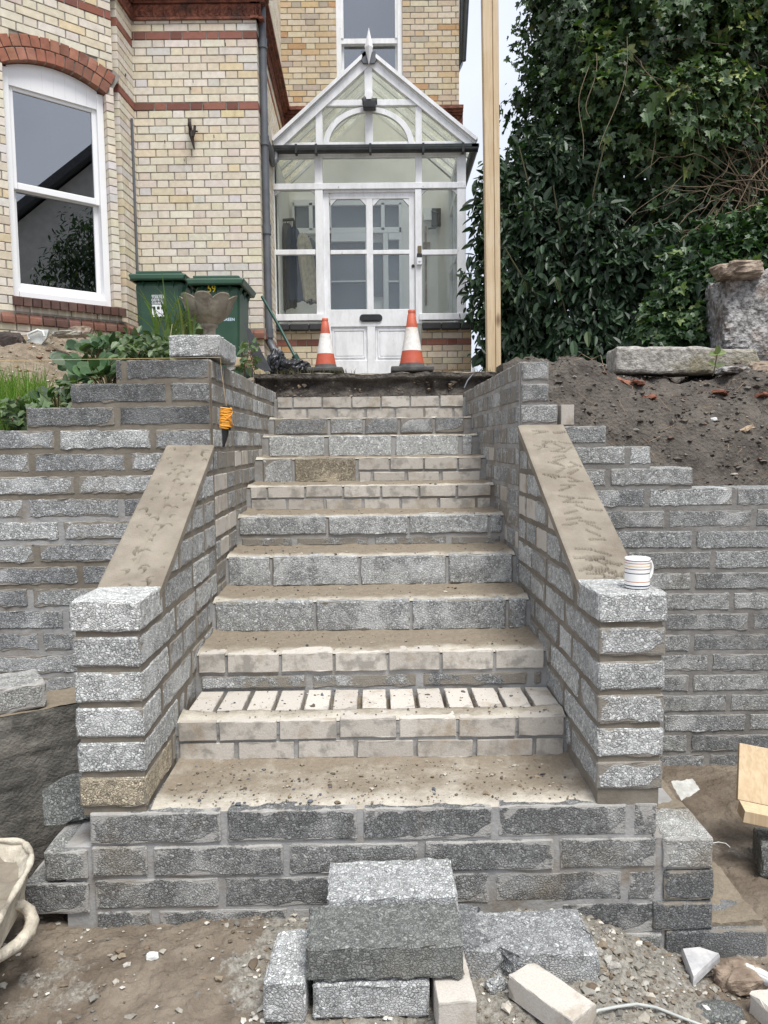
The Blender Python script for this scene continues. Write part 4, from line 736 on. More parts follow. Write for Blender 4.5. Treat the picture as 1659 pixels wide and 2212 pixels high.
for (x,y) in ((356,305),(462,293),(487,95),(440,228),(508,233),(417,174),(412,190),(398,344),(405,415)): q = atY(x,y,7.49); mb = MB(); mb.tube([q,q+np.array([.004,-.02,.0]),q+np.array([.006,-.022,-.028])],.004,0,5); build('nail', mb, [M_RUST], house)
mb = MB(); q0 = f_ret(np.array([[.36,-.012,0]]))[0]; mb.tube([(q0[0],q0[1],4.55),(q0[0],q0[1],2.7)],.012,0,8); build('conduit', mb, [M_GREY], house)
mb = MB(); mb.prism([(1.0,6.2),(1.05,6.3),(1.20,8.6),(1.02,8.6)],10.0,10.2); mb.tube([(1.04,9.98,6.25),(1.16,9.9,8.6)],.03,0,8); build('rear_gutter', mb, [M_GUT], house)
# ================================================================ PORCH
porch = thing('glazed_porch', 'white painted timber and glass gabled porch with peeling paint', 'porch', (-.13,8.75,2.3)); PY = 8.75
def pb(mb, x0,y0,x1,y1, d0=-.03,d1=.04, mi=0, Y=None, bev=.004): X0,X1,Z0,Z1 = PR(x0,y0,x1,y1,Y or PY); mb.box(X0,X1,(Y or PY)+d0,(Y or PY)+d1,Z0,Z1,mi,bev=bev)
def pp(x, y, Y=None): q = atY(x,y,Y or PY); return (q[0],q[2])
mb = MB()
for r in ((582,330,595,690),(987,330,1006,690),(682,330,699,694),(897,410,911,700),(897,330,911,398)): pb(mb,*r)
pb(mb,586,330,1004,341,-.028,.038); pb(mb,582,397,1006,410,-.036,.045)
for x0, x1 in ((595,682),(911,987)): pb(mb,x0,540,x1,551,-.02,.03)
pb(mb,699,410,897,416,-.01,.05)
pb(mb,583,680,699,694,-.05,.04); pb(mb,905,678,1014,692,-.05,.04)
for (a,b,c) in (((595,413),(606,413),(595,423)),((682,412),(671,412),(682,422)),((911,411),(922,411),(911,421)),((987,410),(976,410),(987,420))): mb.prism([pp(*a),pp(*b),pp(*c)],PY-.012,PY+.02)
build('front_frame', mb, [M_PAINT], porch)
# gable
mb = MB(); ap = (797,118)
def bar(mb, p, q, wd, y0, y1, Y=None):
    a, b = np.array(pp(*p,Y)), np.array(pp(*q,Y)); d = (b-a)/np.linalg.norm(b-a); n_ = np.array([-d[1],d[0]])*wd/2; mb.prism([tuple(a+n_),tuple(b+n_),tuple(b-n_),tuple(a-n_)],y0,y1)
bar(mb,(797,130),(594,318),.12,PY-.05,PY+.03); bar(mb,(797,130),(1024,314),.12,PY-.048,PY+.032); bar(mb,(797,116),(590,308),.035,PY-.085,PY+.0); bar(mb,(797,116),(1028,306),.035,PY-.083,PY+.002)
pb(mb,788,140,805,318,-.04,.02); pb(mb,688,218,901,231,-.034,.03); pb(mb,682,232,697,316,-.026,.03); pb(mb,897,232,911,316,-.026,.03); pb(mb,600,308,1010,318,-.02,.03)
an = np.linspace(0,math.pi,41); cx0, cy0 = 796.5, 316
for i in range(40):
    q = [(cx0+R*math.cos(a), cy0-S*math.sin(a)) for R, S, a in ((98,83,an[i]),(98,83,an[i+1]),(86,72,an[i+1]),(86,72,an[i]))]; mb.prism([pp(*k) for k in q],PY-.03,PY+.02)
build('gable_frame', mb, [M_PAINT], porch)
mb = MB(); 
for k, dx in enumerate((-7.5,-3.5,3.5,7.5)): pb(mb,796+dx-1.2,262-(k in (1,2))*3,796+dx+1.2,316,.06,.08)
build('gable_spindles', mb, [M_PAINT], porch)
mb = MB(); dpts = [(797,70),(806,112),(797,150),(788,112)]; P4 = [pp(*q) for q in dpts]; c = np.mean(P4,0); v = np.array([[c[0],PY-.14,c[1]]]+[[a,PY-.10,b] for a, b in P4]+[[c[0],PY-.07,c[1]]]); mb.add(v,[[0,1,2],[0,2,3],[0,3,4],[0,4,1],[5,2,1],[5,3,2],[5,4,3],[5,1,4]]); build('finial', mb, [M_PAINT], porch, label='white diamond-shaped finial on the gable tip')
mb = MB(); sc_ = [(780,119),(784,117),(790,120),(804,120),(810,117),(813,121),(811,129),(813,137),(809,144),(785,144),(781,137),(783,129)]; mb.prism([pp(*q) for q in sc_],PY-.085,PY-.055); build('finial_bracket', mb, [M_GREY], porch)
# glass of the front
mb = MB(); pb(mb,595,340,987,690,.0,.004,bev=0) if False else None
for r in ((595,341,682,398),(699,341,897,398),(911,341,987,397),(595,410,682,540),(595,551,682,682),(911,410,987,540),(911,551,987,680)): pb(mb,*r,.0,.005,bev=0)
build('front_glass', mb, [M_PGLASS], porch); mb = MB(); mb.prism([pp(797,140),pp(612,314),pp(1008,310)],PY-.004,PY+.002); build('gable_glass', mb, [m_glass('gable_glass', .02, (.95,.96,.92), .05, .16)], porch)
# door
DY = PY+.03; door = MB()
def db(x0,y0,x1,y1,d0=-.025,d1=.02,mi=0): pb(door,x0,y0,x1,y1,d0,d1,mi,DY)
for r in ((700,417,714,830),(884,416,896,830),(792,431,806,670),(714,417,884,431),(714,669,884,706),(714,541,792,550),(806,541,884,550),(794,706,811,830),(714,779,794,830),(811,779,884,830)): db(*r)
for (x0,x1) in ((714,792),(806,884)):
    for s_, a in ((1,x0),(-1,x1)): door.prism([pp(a,431,DY),pp(a+s_*14,431,DY),pp(a,446,DY)],DY-.02,DY+.02)
for (x0,x1) in ((714,794),(811,884)):
    db(x0,706,x1,779,.0,.012); db(x0+5,712,x1-5,715,-.012,.0); db(x0+5,771,x1-5,774,-.012,.0); db(x0+5,712,x0+8,774,-.012,.0); db(x1-8,712,x1-5,774,-.012,.0); db(x0+10,717,x1-10,769,-.008,.0)
dr = build('door', door, [M_PAINT], porch, label='white panelled front door with two tall glazed lights')
mb = MB()
for r in ((714,431,792,541),(714,550,792,669),(806,431,884,541),(806,550,884,669)): pb(mb,*r,-.002,.003,Y=DY,bev=0)
build('door_glass', mb, [m_glass('door_glass', .05, (.86,.89,.90), 0, .04)], dr)
X0,X1,Z0,Z1 = PR(777,680,826,696,DY); hh = (Z1-Z0)/2; mb = MB(); pl = [(X1-hh+hh*math.cos(a), (Z0+Z1)/2+hh*math.sin(a)) for a in np.linspace(-math.pi/2,math.pi/2,12)]+[(X0+hh+hh*math.cos(a), (Z0+Z1)/2+hh*math.sin(a)) for a in np.linspace(math.pi/2,1.5*math.pi,12)]
mb.prism(pl,DY-.038,DY-.024); mb.box(X0+hh,X1-hh,DY-.046,DY-.036,Z0+hh*.45,Z1-hh*.45); build('letterbox', mb, [M_BLACK], dr)
mb = MB(); q = atY(892,576,DY); mb.tube([(q[0],DY-.034,q[2]),(q[0],DY-.02,q[2])],.018,0,14); build('lock', mb, [M_RUST], dr)
mb = MB(); pb(mb,902,533,910,549,-.045,-.03,bev=.002); build('bell_plate', mb, [flat('brass_dull',(.14,.11,.06))], porch)
mb = MB(); pb(mb,900,550,911,574,-.055,-.03,1); pb(mb,900,550,911,558,-.058,-.053,0); q = atY(906,565,PY); mb.tube([(q[0],PY-.062,q[2]),(q[0],PY-.05,q[2])],.012,1,12); build('doorbell', mb, [M_BLACK, M_STK], porch, label='black and silver video doorbell right of the door')
# floodlight + junction disc
mb = MB(); pb(mb,785,229,812,246,-.16,-.07,bev=.006); pb(mb,783,224,815,231,-.14,-.05,bev=.003); q = atY(797,228,PY-.15)
for k in range(7): pb(mb,787+k*3.6,233,788.4+k*3.6,244,-.167,-.158,bev=0)
mb.tube([atY(785,224,PY-.08),atY(782,214,PY-.07),atY(787,209,PY-.05),atY(793,212,PY-.05)],.006,0,6); fl = build('floodlight', mb, [M_BLACK], porch, label='small black floodlight with sensor')
mb = MB(); pb(mb,792,224,803,228,-.165,-.155,bev=0); build('light_sensor', mb, [M_STK], fl)
mb = MB(); q = atY(797,212,PY); mb.tube([(q[0],PY-.075,q[2]),(q[0],PY-.04,q[2])],.04,0,20); build('junction_disc', mb, [M_PAINT], porch)
# gutter
XG0, XG1 = atY(580,324,PY-.08)[0], atY(1032,318,PY-.08)[0]; ZG = atY(800,324,PY-.08)[2]
mb = MB(); mb.tube([(XG0,PY-.09,ZG),(XG1,PY-.09,ZG)],.038,0,12); mb.box(XG0,XG1,PY-.13,PY-.05,ZG+.01,ZG+.042,0); mb.tube([(XG1-.03,PY-.09,ZG),(XG1-.03,10,ZG)],.038,0,12); mb.box(XG1-.07,XG1+.01,PY-.13,10,ZG+.01,ZG+.04,0)
for x in (640,683,800,914,1000): q = atY(x,324,PY-.1); mb.box(q[0]-.012,q[0]+.012,PY-.14,PY-.05,ZG-.045,ZG+.05,0)
build('gutter', mb, [M_GUT], porch)
mb = MB(); q = atY(596,335,PY-.08); mb.tube([(q[0],PY-.09,ZG-.02),(q[0],PY-.09,ZG-.10),(q[0]-.02,PY-.2,ZG-.18),(-1.10,8.0,ZG-.24),(-1.10,7.62,ZG-.27)],.032,0,10); build('gutter_outlet', mb, [M_GREY], porch)
# roof, sides, base
ZR = atY(797,118,PY)[2]-.02; XA = atY(797,118,PY)[0]; ZE = ZG+.04
mb = MB(); m2 = MB()
for sx in (-1,1):
    xe = XG0 if sx < 0 else XG1; v = np.array([[xe,PY-.06,ZE],[xe,10,ZE],[XA,10,ZR],[XA,PY-.06,ZR]]); nrm = np.array([0,0,-.006]); mb.add(np.concatenate([v,v+nrm]),[[0,1,2,3],[7,6,5,4],[0,4,5,1],[3,2,6,7]])
    for k in range(5):
        y = PY+.02+k*.30; a, b = np.array([xe,y,ZE-.02]), np.array([XA,y,ZR-.02]); m2.add(np.array([a+[0,-.02,-.03],a+[0,.02,-.03],a+[0,.02,.015],a+[0,-.02,.015],b+[0,-.02,-.03],b+[0,.02,-.03],b+[0,.02,.015],b+[0,-.02,.015]]),[[0,1,2,3],[4,7,6,5],[0,4,5,1],[1,5,6,2],[2,6,7,3],[3,7,4,0]])
    if sx < 0: pass
m2.box(XA-.02,XA+.02,PY,10,ZR-.06,ZR-.0); 
bar(m2,(700,330),(797,250),.05,9.86,9.93,PY) if False else None
build('roof_glass', mb, [M_RGLASS], porch); build('roof_bars', m2, [M_PAINT], porch)
for xs_ in (atY(588,600,PY)[0], atY(997,600,PY)[0]):
    mb = MB(); m2 = MB()
    for y in (PY+.05,9.36,9.94): mb.box(xs_-.035,xs_+.035,y-.03,y+.03,2.94,ZE-.02)
    for z0, z1 in ((2.88,2.96),(3.66,3.72),(4.36,4.43),(ZE-.08,ZE-.0)): mb.box(xs_-.033,xs_+.037,PY+.03,10,z0,z1)
    m2.box(xs_-.003,xs_+.003,PY+.05,9.97,2.96,ZE-.08)
    build('side_frame', mb, [M_PAINT], porch); build('side_glass', m2, [M_PGLASS], porch)
mb = MB(); fb = rotfr(0,PY-.02,0); xa, xb = atY(586,730,PY)[0], atY(699,730,PY)[0]; xc, xd = atY(911,730,PY)[0], atY(1018,730,PY)[0]
brickwork(mb,fb,xa,xb,2.10,2.86,red=(-29,),pal=GOLD); build('porch_base_wall', mb, BM, porch)
mb = MB(); brickwork(mb,fb,xc,xd,2.10,2.86,red=(-29,),pal=GOLD); build('porch_base_wall', mb, BM, porch)
mb = MB(); brickwork(mb,rotfr(xd,PY-.02,math.pi/2),.101,1.2,2.1,2.86,red=(-29,),pal=GOLD); build('porch_base_wall', mb, BM, porch)
for a, b in ((xa,xb),(xc,xd+.05)):
    x = a; mb = MB()
    while x < b-.03: q = min(x+.215,b); mb.block((x+.003,PY-.085,2.80),(q-.003,PY+.05,2.875),0,(.045,.045,.05,1) if b < 0 or x > .75 or 1 else 0,.012,.03,.001,None); x = q
    build('porch_base_ledge', mb, [M_REDB], porch, label='black bullnose brick ledge under the side lights')
# inside: plaster end wall, inner door screen, coats, meter box
mb = MB(); mb.box(-1.19,.97,9.955,9.975,2.3,4.76); mb.prism([(-1.15,4.76),(.95,4.76),(XA,ZR-.04)],9.955,9.975); mb.box(-1.165,-1.15,8.86,9.95,2.3,4.7); mb.box(-1.15,.90,8.80,9.95,2.24,2.33); build('inner_wall', mb, [m_gen('white_distemper', (.78,.77,.73), (.84,.83,.80), 5, .8, .1)], porch)
mb = MB(); IY = 9.93
for (x0,y0,x1,y1) in ((632,432,868,446),(632,494,868,506),(632,440,637,500),(668,440,676,500),(710,440,716,500),(790,440,800,500),(823,440,831,500),(862,440,868,680),(700,506,714,690),(790,506,800,690),(828,506,839,690),(716,506,790,524),(839,506,862,520),(716,608,790,611),(839,608,862,611),(839,540,862,543)): pb(mb,x0,y0,x1,y1,-.05,.02,Y=IY)
sc2 = build('inner_door_screen', mb, [M_WHITE], porch); mb = MB()
for (x0,y0,x1,y1) in ((637,446,668,494),(676,446,710,494),(716,446,790,494),(800,446,823,494),(831,446,862,494),(716,524,790,684),(839,520,862,684),(802,524,826,640)): pb(mb,x0,y0,x1,y1,-.004,.018,Y=IY,bev=0)
build('inner_glass', mb, [flat('dark_inner_glass', (.12,.14,.155), .15)], sc2)
def garment(name, label, x0, x1, ytop, ybot, Y, m_, seed, lean=0):
    a = atY((x0+x1)/2,ytop,Y); b = atY((x0+x1)/2,ybot,Y); W_ = abs(atY(x1,ytop,Y)[0]-atY(x0,ytop,Y)[0]); th = np.linspace(0,2*math.pi,60); t_ = np.linspace(0,1,30); TH_, T2 = np.meshgrid(th,t_)
    wid = W_/2*(.35+.65*np.clip(T2*7,0,1)**.5)*(1+.25*T2); dp = .07*(.4+.6*np.clip(T2*6,0,1)); fold = 1+.13*np.sin(TH_*9+seed)*np.clip(T2*3,0,1)+.08*np.sin(TH_*17+seed*2+T2*3)
    X = a[0]+lean*T2+wid*np.cos(TH_)*fold; Yq = Y+dp*np.sin(TH_)*fold; Z = a[2]+(b[2]-a[2])*T2+.01*np.sin(TH_*5+seed); q = MB(); q.grid(X,Yq,Z,0,flip=True); return build(name, q, [m_], label=label, cat='coat', group='coats on the porch rail')
mb = MB(); a_ = atY(594,477,9.25); b_ = atY(634,474,9.25); mb.tube([a_,b_,b_+np.array([.01,0,-.03]),b_+np.array([.01,0,-.25])],.018,0,10); mb.tube([b_+np.array([0,0,-.2]),b_+np.array([.18,0,-.2])],.012,0,8); build('coat_rail', mb, [M_BLACK], label='black pipe coat rail inside the left of the porch', cat='rail')
garment('coat','black coat nearest the left post on the porch rail',596,612,482,672,9.20,M_CLOTHS[0],1); garment('coat','slate grey coat second on the porch rail',605,632,482,665,9.27,M_CLOTHS[2],2); garment('coat','navy coat between the grey and the beige ones on the porch rail',618,648,492,650,9.2,M_CLOTHS[1],3,.03); garment('coat','long beige coat with hanging sleeve on the porch rail',640,668,505,650,9.15,M_CLOTHS[3],4,.10); garment('coat','dark grey coat at the right end of the porch rail',655,682,515,655,9.3,M_CLOTHS[2],6,.05)
mb = MB(); pb(mb,915,450,932,478,-.06,.0,1,Y=9.93); pb(mb,932,452,952,490,-.05,.0,0,Y=9.93); mb.tube([atY(932,456,9.86),atY(947,460,9.85),atY(950,480,9.85),atY(940,492,9.86),atY(925,494,9.86)],.012,0,6); pb(mb,918,490,922,660,-.03,0,2,Y=9.93); pb(mb,914,524,929,540,-.03,0,2,Y=9.93); build('meter_box', mb, [M_BLACK,M_STK,M_BROWNST], label='electricity meter and cables on the inner right wall of the porch', cat='meter')
# house across the lane (seen only mirrored in the bay window)
nb = thing('neighbour_house', 'dark roofed rendered house behind the viewer, mirrored in the bay window', 'house', (15.3,-.8,0), math.radians(25))
fN = rotfr(15.3,-.8,math.radians(65)); mb = MB(); mb.box(-4,4,-4,4,-.2,6.2,fr=fN); mb.prism([(-4,6.2),(4,6.2),(0,9.8)],-3.99,3.99,fr=fN); build('wall', mb, [M_CREAM], nb)
mb = MB()
for s_ in (-1,1): mb.prism([(0,9.85),(s_*4.5,5.85),(s_*4.5,6.1),(0,10.1)],-4.5,4.5,fr=fN)
build('roof', mb, [M_SLATE], nb)
# ================================================================ BINS, URN, CONES, SMALL THINGS
def text_mesh(s, size, ext=.001, sx=1.):
    cu = bpy.data.curves.new('lettering', 'FONT'); cu.body = s; cu.size = size; cu.extrude = ext; cu.align_x = 'CENTER'; cu.offset = size*.012; o = bpy.data.objects.new('lettering', cu); COL.objects.link(o)
    me = bpy.data.meshes.new_from_object(o.evaluated_get(bpy.context.evaluated_depsgraph_get())); bpy.data.objects.remove(o)
    V = np.array([v.co[:] for v in me.vertices]); Fs = [list(p.vertices) for p in me.polygons]; bpy.data.meshes.remove(me); V = np.stack([V[:,0]*sx, -V[:,2], V[:,1]],1); return V, Fs
def put_text(mb, s, size, x, y, z, mi=0, sx=1.):
    V, Fs = text_mesh(s, size, .001, sx); mb.add(V+np.array([x,y,z]), Fs, mi)
def wheelie(name, label, lx0, lx1, lyt, yb, w_body, dz_base, Yf, dep, rz=0):
    a, b = atY(lx0,lyt,Yf), atY(lx1,lyt,Yf); W_ = b[0]-a[0]; cx = (a[0]+b[0])/2; zt = (a[2]+b[2])/2; zb = dz_base; o = thing(name, label, 'wheelie bin', (cx,Yf+dep/2,zb), 0, 'green wheelie bins'); hb = zt-zb
    def taper(v): v = v.copy(); t_ = np.clip((v[:,2]-zb)/hb,0,1); s_ = .84+.16*t_; v[:,0] = cx+(v[:,0]-cx)*s_; v[:,1] = Yf+dep*.5+(v[:,1]-Yf-dep*.5)*(.80+.2*t_)-.0*t_; return v
    bw = w_body; m = MB(); m.block((cx-bw/2,Yf+.045,zb+.03),(cx+bw/2,Yf+dep-.03,zt-.045),0,(.5,.5,1,1),.05,.06,0,taper)
    for k in (-.30,0,.30): m.add(taper(np.array([[cx+bw*k-.012,Yf+.05,zt-.06],[cx+bw*k+.012,Yf+.05,zt-.06],[cx+bw*k,Yf+.02,zt-.06],[cx+bw*k,Yf+.05,zt-.13]])),[[0,2,1],[0,3,2],[1,2,3],[0,1,3]])
    for k in (-.3,0,.3): m.add(taper(np.array([[cx+bw/2-.002,Yf+dep*(.5+k)-.012,zt-.06],[cx+bw/2-.002,Yf+dep*(.5+k)+.012,zt-.06],[cx+bw/2+.025,Yf+dep*(.5+k),zt-.06],[cx+bw/2-.002,Yf+dep*(.5+k),zt-.13]])),[[0,2,1],[0,3,2],[1,2,3],[0,1,3]])
    m.block((cx-bw/2-.02,Yf+.02,zt-.055),(cx+bw/2+.02,Yf+dep-.02,zt-.03),0,(.5,.5,1,1),.008,.1,0); body = build('body', m, [M_GREEN], o)
    m = MB(); m.block((cx-W_/2,Yf,zt-.055),(cx+W_/2,Yf+dep,zt),0,(.5,.5,1,1),.014,.08,0, None, lambda v: np.stack([v[:,0]+(v[:,0]-cx)*-.05*(v[:,2] < zt-.04), v[:,1], v[:,2]],1)); m.block((cx-W_/2+.05,Yf+.04,zt-.002),(cx+W_/2-.05,Yf+dep-.06,zt+.03),0,(.5,.5,1,1),.018,.08,0); build('lid', m, [M_GREEN], o)
    m = MB(); m.tube([(cx-W_/2+.06,Yf+dep-.02,zt+.02),(cx-W_/2+.10,Yf+dep+.05,zt+.05),(cx+W_/2-.10,Yf+dep+.05,zt+.05),(cx+W_/2-.06,Yf+dep-.02,zt+.02)],.016,0,8); build('handle', m, [M_BLACK], o)
    for s_ in (-1,1): m = MB(); m.tube([(cx+s_*bw*.40,Yf+dep-.06,zb+.1),(cx+s_*(bw*.40+.04),Yf+dep-.06,zb+.1)],.1,0,20); build('wheel', m, [M_BLACK], o)
    return o, body, cx, zt, taper
o, body, cx, zt, tp = wheelie('wheelie_bin', 'green wheelie bin with the white council badge, nearer the bay window', 276,400,590,722,.43,2.02,6.62,.62)
mb = MB(); X0,X1,Z0,Z1 = PR(328,636,355.5,684,6.66); Wd = X1-X0; xm = (X0+X1)/2; yf = 6.662; s_ = Wd*.225; Hh = Z1-Z0
for k, ww in enumerate(('TORRIDGE','DISTRICT','COUNCIL')):
    V, Fs = text_mesh(ww, s_*1.15, .001, 1.); V[:,0] *= Wd/(V[:,0].max()-V[:,0].min()); V[:,0] -= (V[:,0].max()+V[:,0].min())/2; mb.add(V+np.array([xm,yf,Z1-.04*Hh-(k+1)*Hh*.13]), Fs, 0)
mb.box(X0,X1,yf-.001,yf+.002,Z1-.008,Z1-.004,0); z3 = Z1-Hh*.46
def arches(m, x0, x1, z0, z1):
    m.box(x0,x1,yf-.001,yf+.004,z0+(z1-z0)*.72,z1,0); w3 = (x1-x0)/3
    for k in range(4): m.box(x0+k*w3-(w3*.16 if k else 0)*1.0,x0+k*w3+(w3*.16 if k < 3 else 0),yf-.001,yf+.004,z0,z0+(z1-z0)*.73,0) if k < 4 else None
    for k in range(3):
        c = x0+(k+.5)*w3; r = w3*.34
        for s2 in (-1,1):
            for t in range(4): a0, a1 = math.pi/2*t/4, math.pi/2*(t+1)/4; zz = z0+(z1-z0)*.38; m.prism([(c+s2*r*math.cos(a0),zz+r*math.sin(a0)),(c+s2*r*math.cos(a1),zz+r*math.sin(a1)),(c+s2*r*1.1,zz+(z1-z0)*.40)],yf-.001,yf+.003,0)
arches(mb,X0,X1,Z1-Hh*.68,z3); mb.box(X0,X1,yf-.001,yf+.004,Z1-Hh*.86,Z1-Hh*.68,0)
for k in range(3):
    zz = Z1-Hh*(.865+.045*k); xx_ = np.linspace(X0,X1,30); wv = .004*np.cos((xx_-X0)/Wd*6*math.pi)
    Zt = zz+wv; mb.grid(np.stack([xx_,xx_]), np.full((2,30),yf), np.stack([Zt-.0075,Zt+.0]), 0)
build('council_badge', mb, [M_STK], body, label='white stencilled badge reading TORRIDGE DISTRICT COUNCIL over a bridge and waves')
o, body, cx, zt, tp = wheelie('wheelie_bin', 'green wheelie bin marked 59 behind the stone urn', 400,527,600,722,.375,2.04,6.42,.62)
q = atY(457,631,6.46); mb = MB(); put_text(mb,'59',.085,q[0],6.462,q[2],0,.85); build('house_number', mb, [M_YEL], body, label='yellow 59 painted on the front')
mb = MB(); q = atY(485,697,6.50)
for k in range(9): a = k*.7; pts_ = [(q[0]-.03+.022*math.cos(k*2.1)+(.011+.006*math.sin(k*3))*math.cos(t+a), q[2]+.14-k*.013+(.011+.006*math.cos(k*5))*math.sin(t+a)) for t in (0,.9,2.1,3.0,4.2,5.3)]; mb.prism([(a_+.0,b_) for a_, b_ in pts_],6.478,6.486)
put_text(mb,'D BE GREEN',.034,q[0],6.484,q[2]+.012,0,.95); build('worn_sticker', mb, [flat('sticker_blue_white',(.55,.68,.76))], body, label='torn pale blue map sticker with white lettering')
# urn
root = thing('stone_urn', 'lotus-shaped cast stone urn on a pedestal behind the left wall top', 'urn', (-1.015,4.62,2.05)); mb = MB(); q = atY(450,632,4.62); ZT = q[2]
UK = .88; prof = [(.035,-.215),(.05,-.205),(.085,-.18),(.125,-.14),(.150,-.09),(.163,-.045),(.178,-.01),(.184,.0),(.172,-.004),(.150,-.05),(.1,-.11),(.0,-.13)]
def pet(v):
    a = np.arctan2(v[:,1],v[:,0]); r = np.hypot(v[:,0],v[:,1]); s_ = np.abs(np.cos(4*a)); k = np.clip((r-.05)/.12,0,1); out = np.stack([v[:,0]*(1-.20*k*(1-s_)**2),v[:,1]*(1-.20*k*(1-s_)**2),v[:,2]-.032*k**3*(1-s_)**1.5],1); return out
mb.lathe([(r*.92,z*.80) for r,z in prof],(q[0],4.62,ZT-.022),96,fn=pet); build('bowl', mb, [M_URN], root)
mb = MB(); mb.lathe([(.0,-.17),(.035,-.172),(.05,-.185),(.05,-.20),(.036,-.21),(.036,-.235),(.04,-.245),(.038,-.28),(.045,-.31),(.06,-.34),(.085,-.36),(.09,-.41),(.0,-.42)],(q[0],4.62,ZT),40); build('pedestal', mb, [M_URN], root)
# cones
def cone(label, x0,xm,x1,yt,yb,Y):
    a = atY(x0,yb-5,Y); b = atY(x1,yb-5,Y); W_ = b[0]-a[0]; t_ = atY(xm,yt,Y); z0 = atY(xm,yb,Y)[2]; hh = t_[2]-z0; cx = t_[0]; o = thing('traffic_cone', label, 'traffic cone', (cx,Y,z0), 0, 'traffic cones'); k = W_/2
    m = MB(); m.block((cx-k,Y-k,z0),(cx+k,Y+k,z0+hh*.085),0,(.5,.5,1,1),.012,.05,.0008); m.lathe([(k*.66,hh*.084),(k*.60,hh*.13),(k*.585,hh*.15)],(cx,Y,z0),32); build('base', m, [M_RUBBER], o)
    R = lambda t: k*(.58-.42*t); m = MB(); m.lathe([(R(.0),hh*.145),(R(.27),hh*.35)],(cx,Y,z0),32); build('body', m, [M_ORANGE], o); m = MB(); m.lathe([(R(.72),hh*.72),(R(.93),hh*.93),(R(.93)*.85,hh*.94),(R(.95)*.95,hh*.96),(R(.95)*.95,hh),(R(.9)*.5,hh)],(cx,Y,z0),32); build('tip', m, [M_ORANGE], o)
    m = MB(); m.lathe([(R(.27)+.001,hh*.35),(R(.5)+.001,hh*.54),(R(.72)+.001,hh*.72)],(cx,Y,z0),32); build('reflective_sleeve', m, [M_CWHITE], o)
cone('smaller orange and white traffic cone, left of the door', 666,702,743,688,806,6.25); cone('taller orange and white traffic cone, in front of the right door jamb', 847,889,938,670,806,6.25)
# mug
root = thing('striped_mug', 'white mug with thin coloured stripes standing on the right pier', 'mug', (.92,2.5,1.07)); c = atZ(1376,1268,1.071); R0 = .0405; Hm = .098
mb = MB(); hz = [0,.006,.010,.020,.0225,.034,.0365,.047,.050,.061,.0635,.070,.0725,.080,.0825,.088,.0905,.098]; ms = [0,1,0,2,0,0,0,1,0,3,0,4,0,2,0,3,0]
mb.lathe([(R0*.93,0)]+[(R0,z+.001) for z in hz[1:-1]]+[(R0,Hm),(R0-.004,Hm-.001),(R0-.004,.01),(0,.008)],(c[0],c[1],c[2]),48,mids=ms+[0,0,0]); build('cup', mb, [M_CERAM, flat('stripe_navy',(.01,.015,.05),.2), flat('stripe_orange',(.5,.16,.05),.2), flat('stripe_red',(.18,.02,.04),.2), flat('stripe_yellow',(.6,.42,.1),.2)], root)
mb = MB(); hx_, hy_ = .84, .54; hh_ = lambda k, z: (c[0]+hx_*(R0+k)+.006,c[1]+hy_*(R0+k),c[2]+z); mb.tube([hh_(-.002,.078),hh_(.016,.079),hh_(.024,.062),hh_(.023,.042),hh_(.013,.026),hh_(-.002,.021)],.0055,0,10) if 1 else mb.tube([(c[0]+R0-.002,c[1],c[2]+.078),(c[0]+R0+.016,c[1],c[2]+.079),(c[0]+R0+.024,c[1],c[2]+.062),(c[0]+R0+.023,c[1],c[2]+.042),(c[0]+R0+.013,c[1],c[2]+.026),(c[0]+R0-.002,c[1],c[2]+.021)],.0055,0,10); build('handle', mb, [M_CERAM], root)
# line bobbin and string
root = thing('line_pin', 'orange builder\'s line wound on a black pin hanging at the left wall corner', 'line pin', (-.73,3.56,1.5)); a = atY(490,883,3.56); b = atY(488,925,3.56); e = atY(484,966,3.56); mb = MB()
t_ = np.linspace(0,1,700); hx = .0235+.002*np.sin(t_*37); mb.tube(np.stack([a[0]+(b[0]-a[0])*t_+hx*np.cos(t_*2*math.pi*26),np.full(700,3.545)+hx*np.sin(t_*2*math.pi*26),a[2]+(b[2]-a[2])*t_+.006*np.sin(t_*90)],1),.0035,0,5)
t_ = np.linspace(0,1,300); mb.tube(np.stack([a[0]+.027*np.cos(t_*2*math.pi*9),3.545+.027*np.sin(t_*2*math.pi*9),a[2]+(b[2]-a[2])*(.5+.5*np.sin(t_*2*math.pi*4.5+.6))],1),.002,0,5); build('wound_line', mb, [M_ORSTR], root)
mb = MB(); mb.lathe([(.0,.0),(.021,0),(.021,b[2]-a[2]),(.019,b[2]-a[2]-.01)],(a[0],3.545,a[2]),20); mb.tube([(a[0],3.545,a[2]),(a[0],3.545,a[2]+.012)],.017,0,14); mb.tube([(b[0],3.545,b[2]),(b[0]-.001,3.545,b[2]-.03),(e[0],3.545,e[2])],[.018,.015,.005],0,12); build('pin', mb, [M_BLACK], root)
mb = MB(); l0 = atY(-60,780,3.585); l1 = atY(476,772,3.585); mb.tube([l0,l1,atY(478,800,3.57),a],.0010,0,5); build('string_line', mb, [m_gen('pale_twine', (.50,.36,.16), (.6,.45,.22), 90, .8, 0)], label='thin yellow string line stretched over the left wall and down its corner', cat='string')
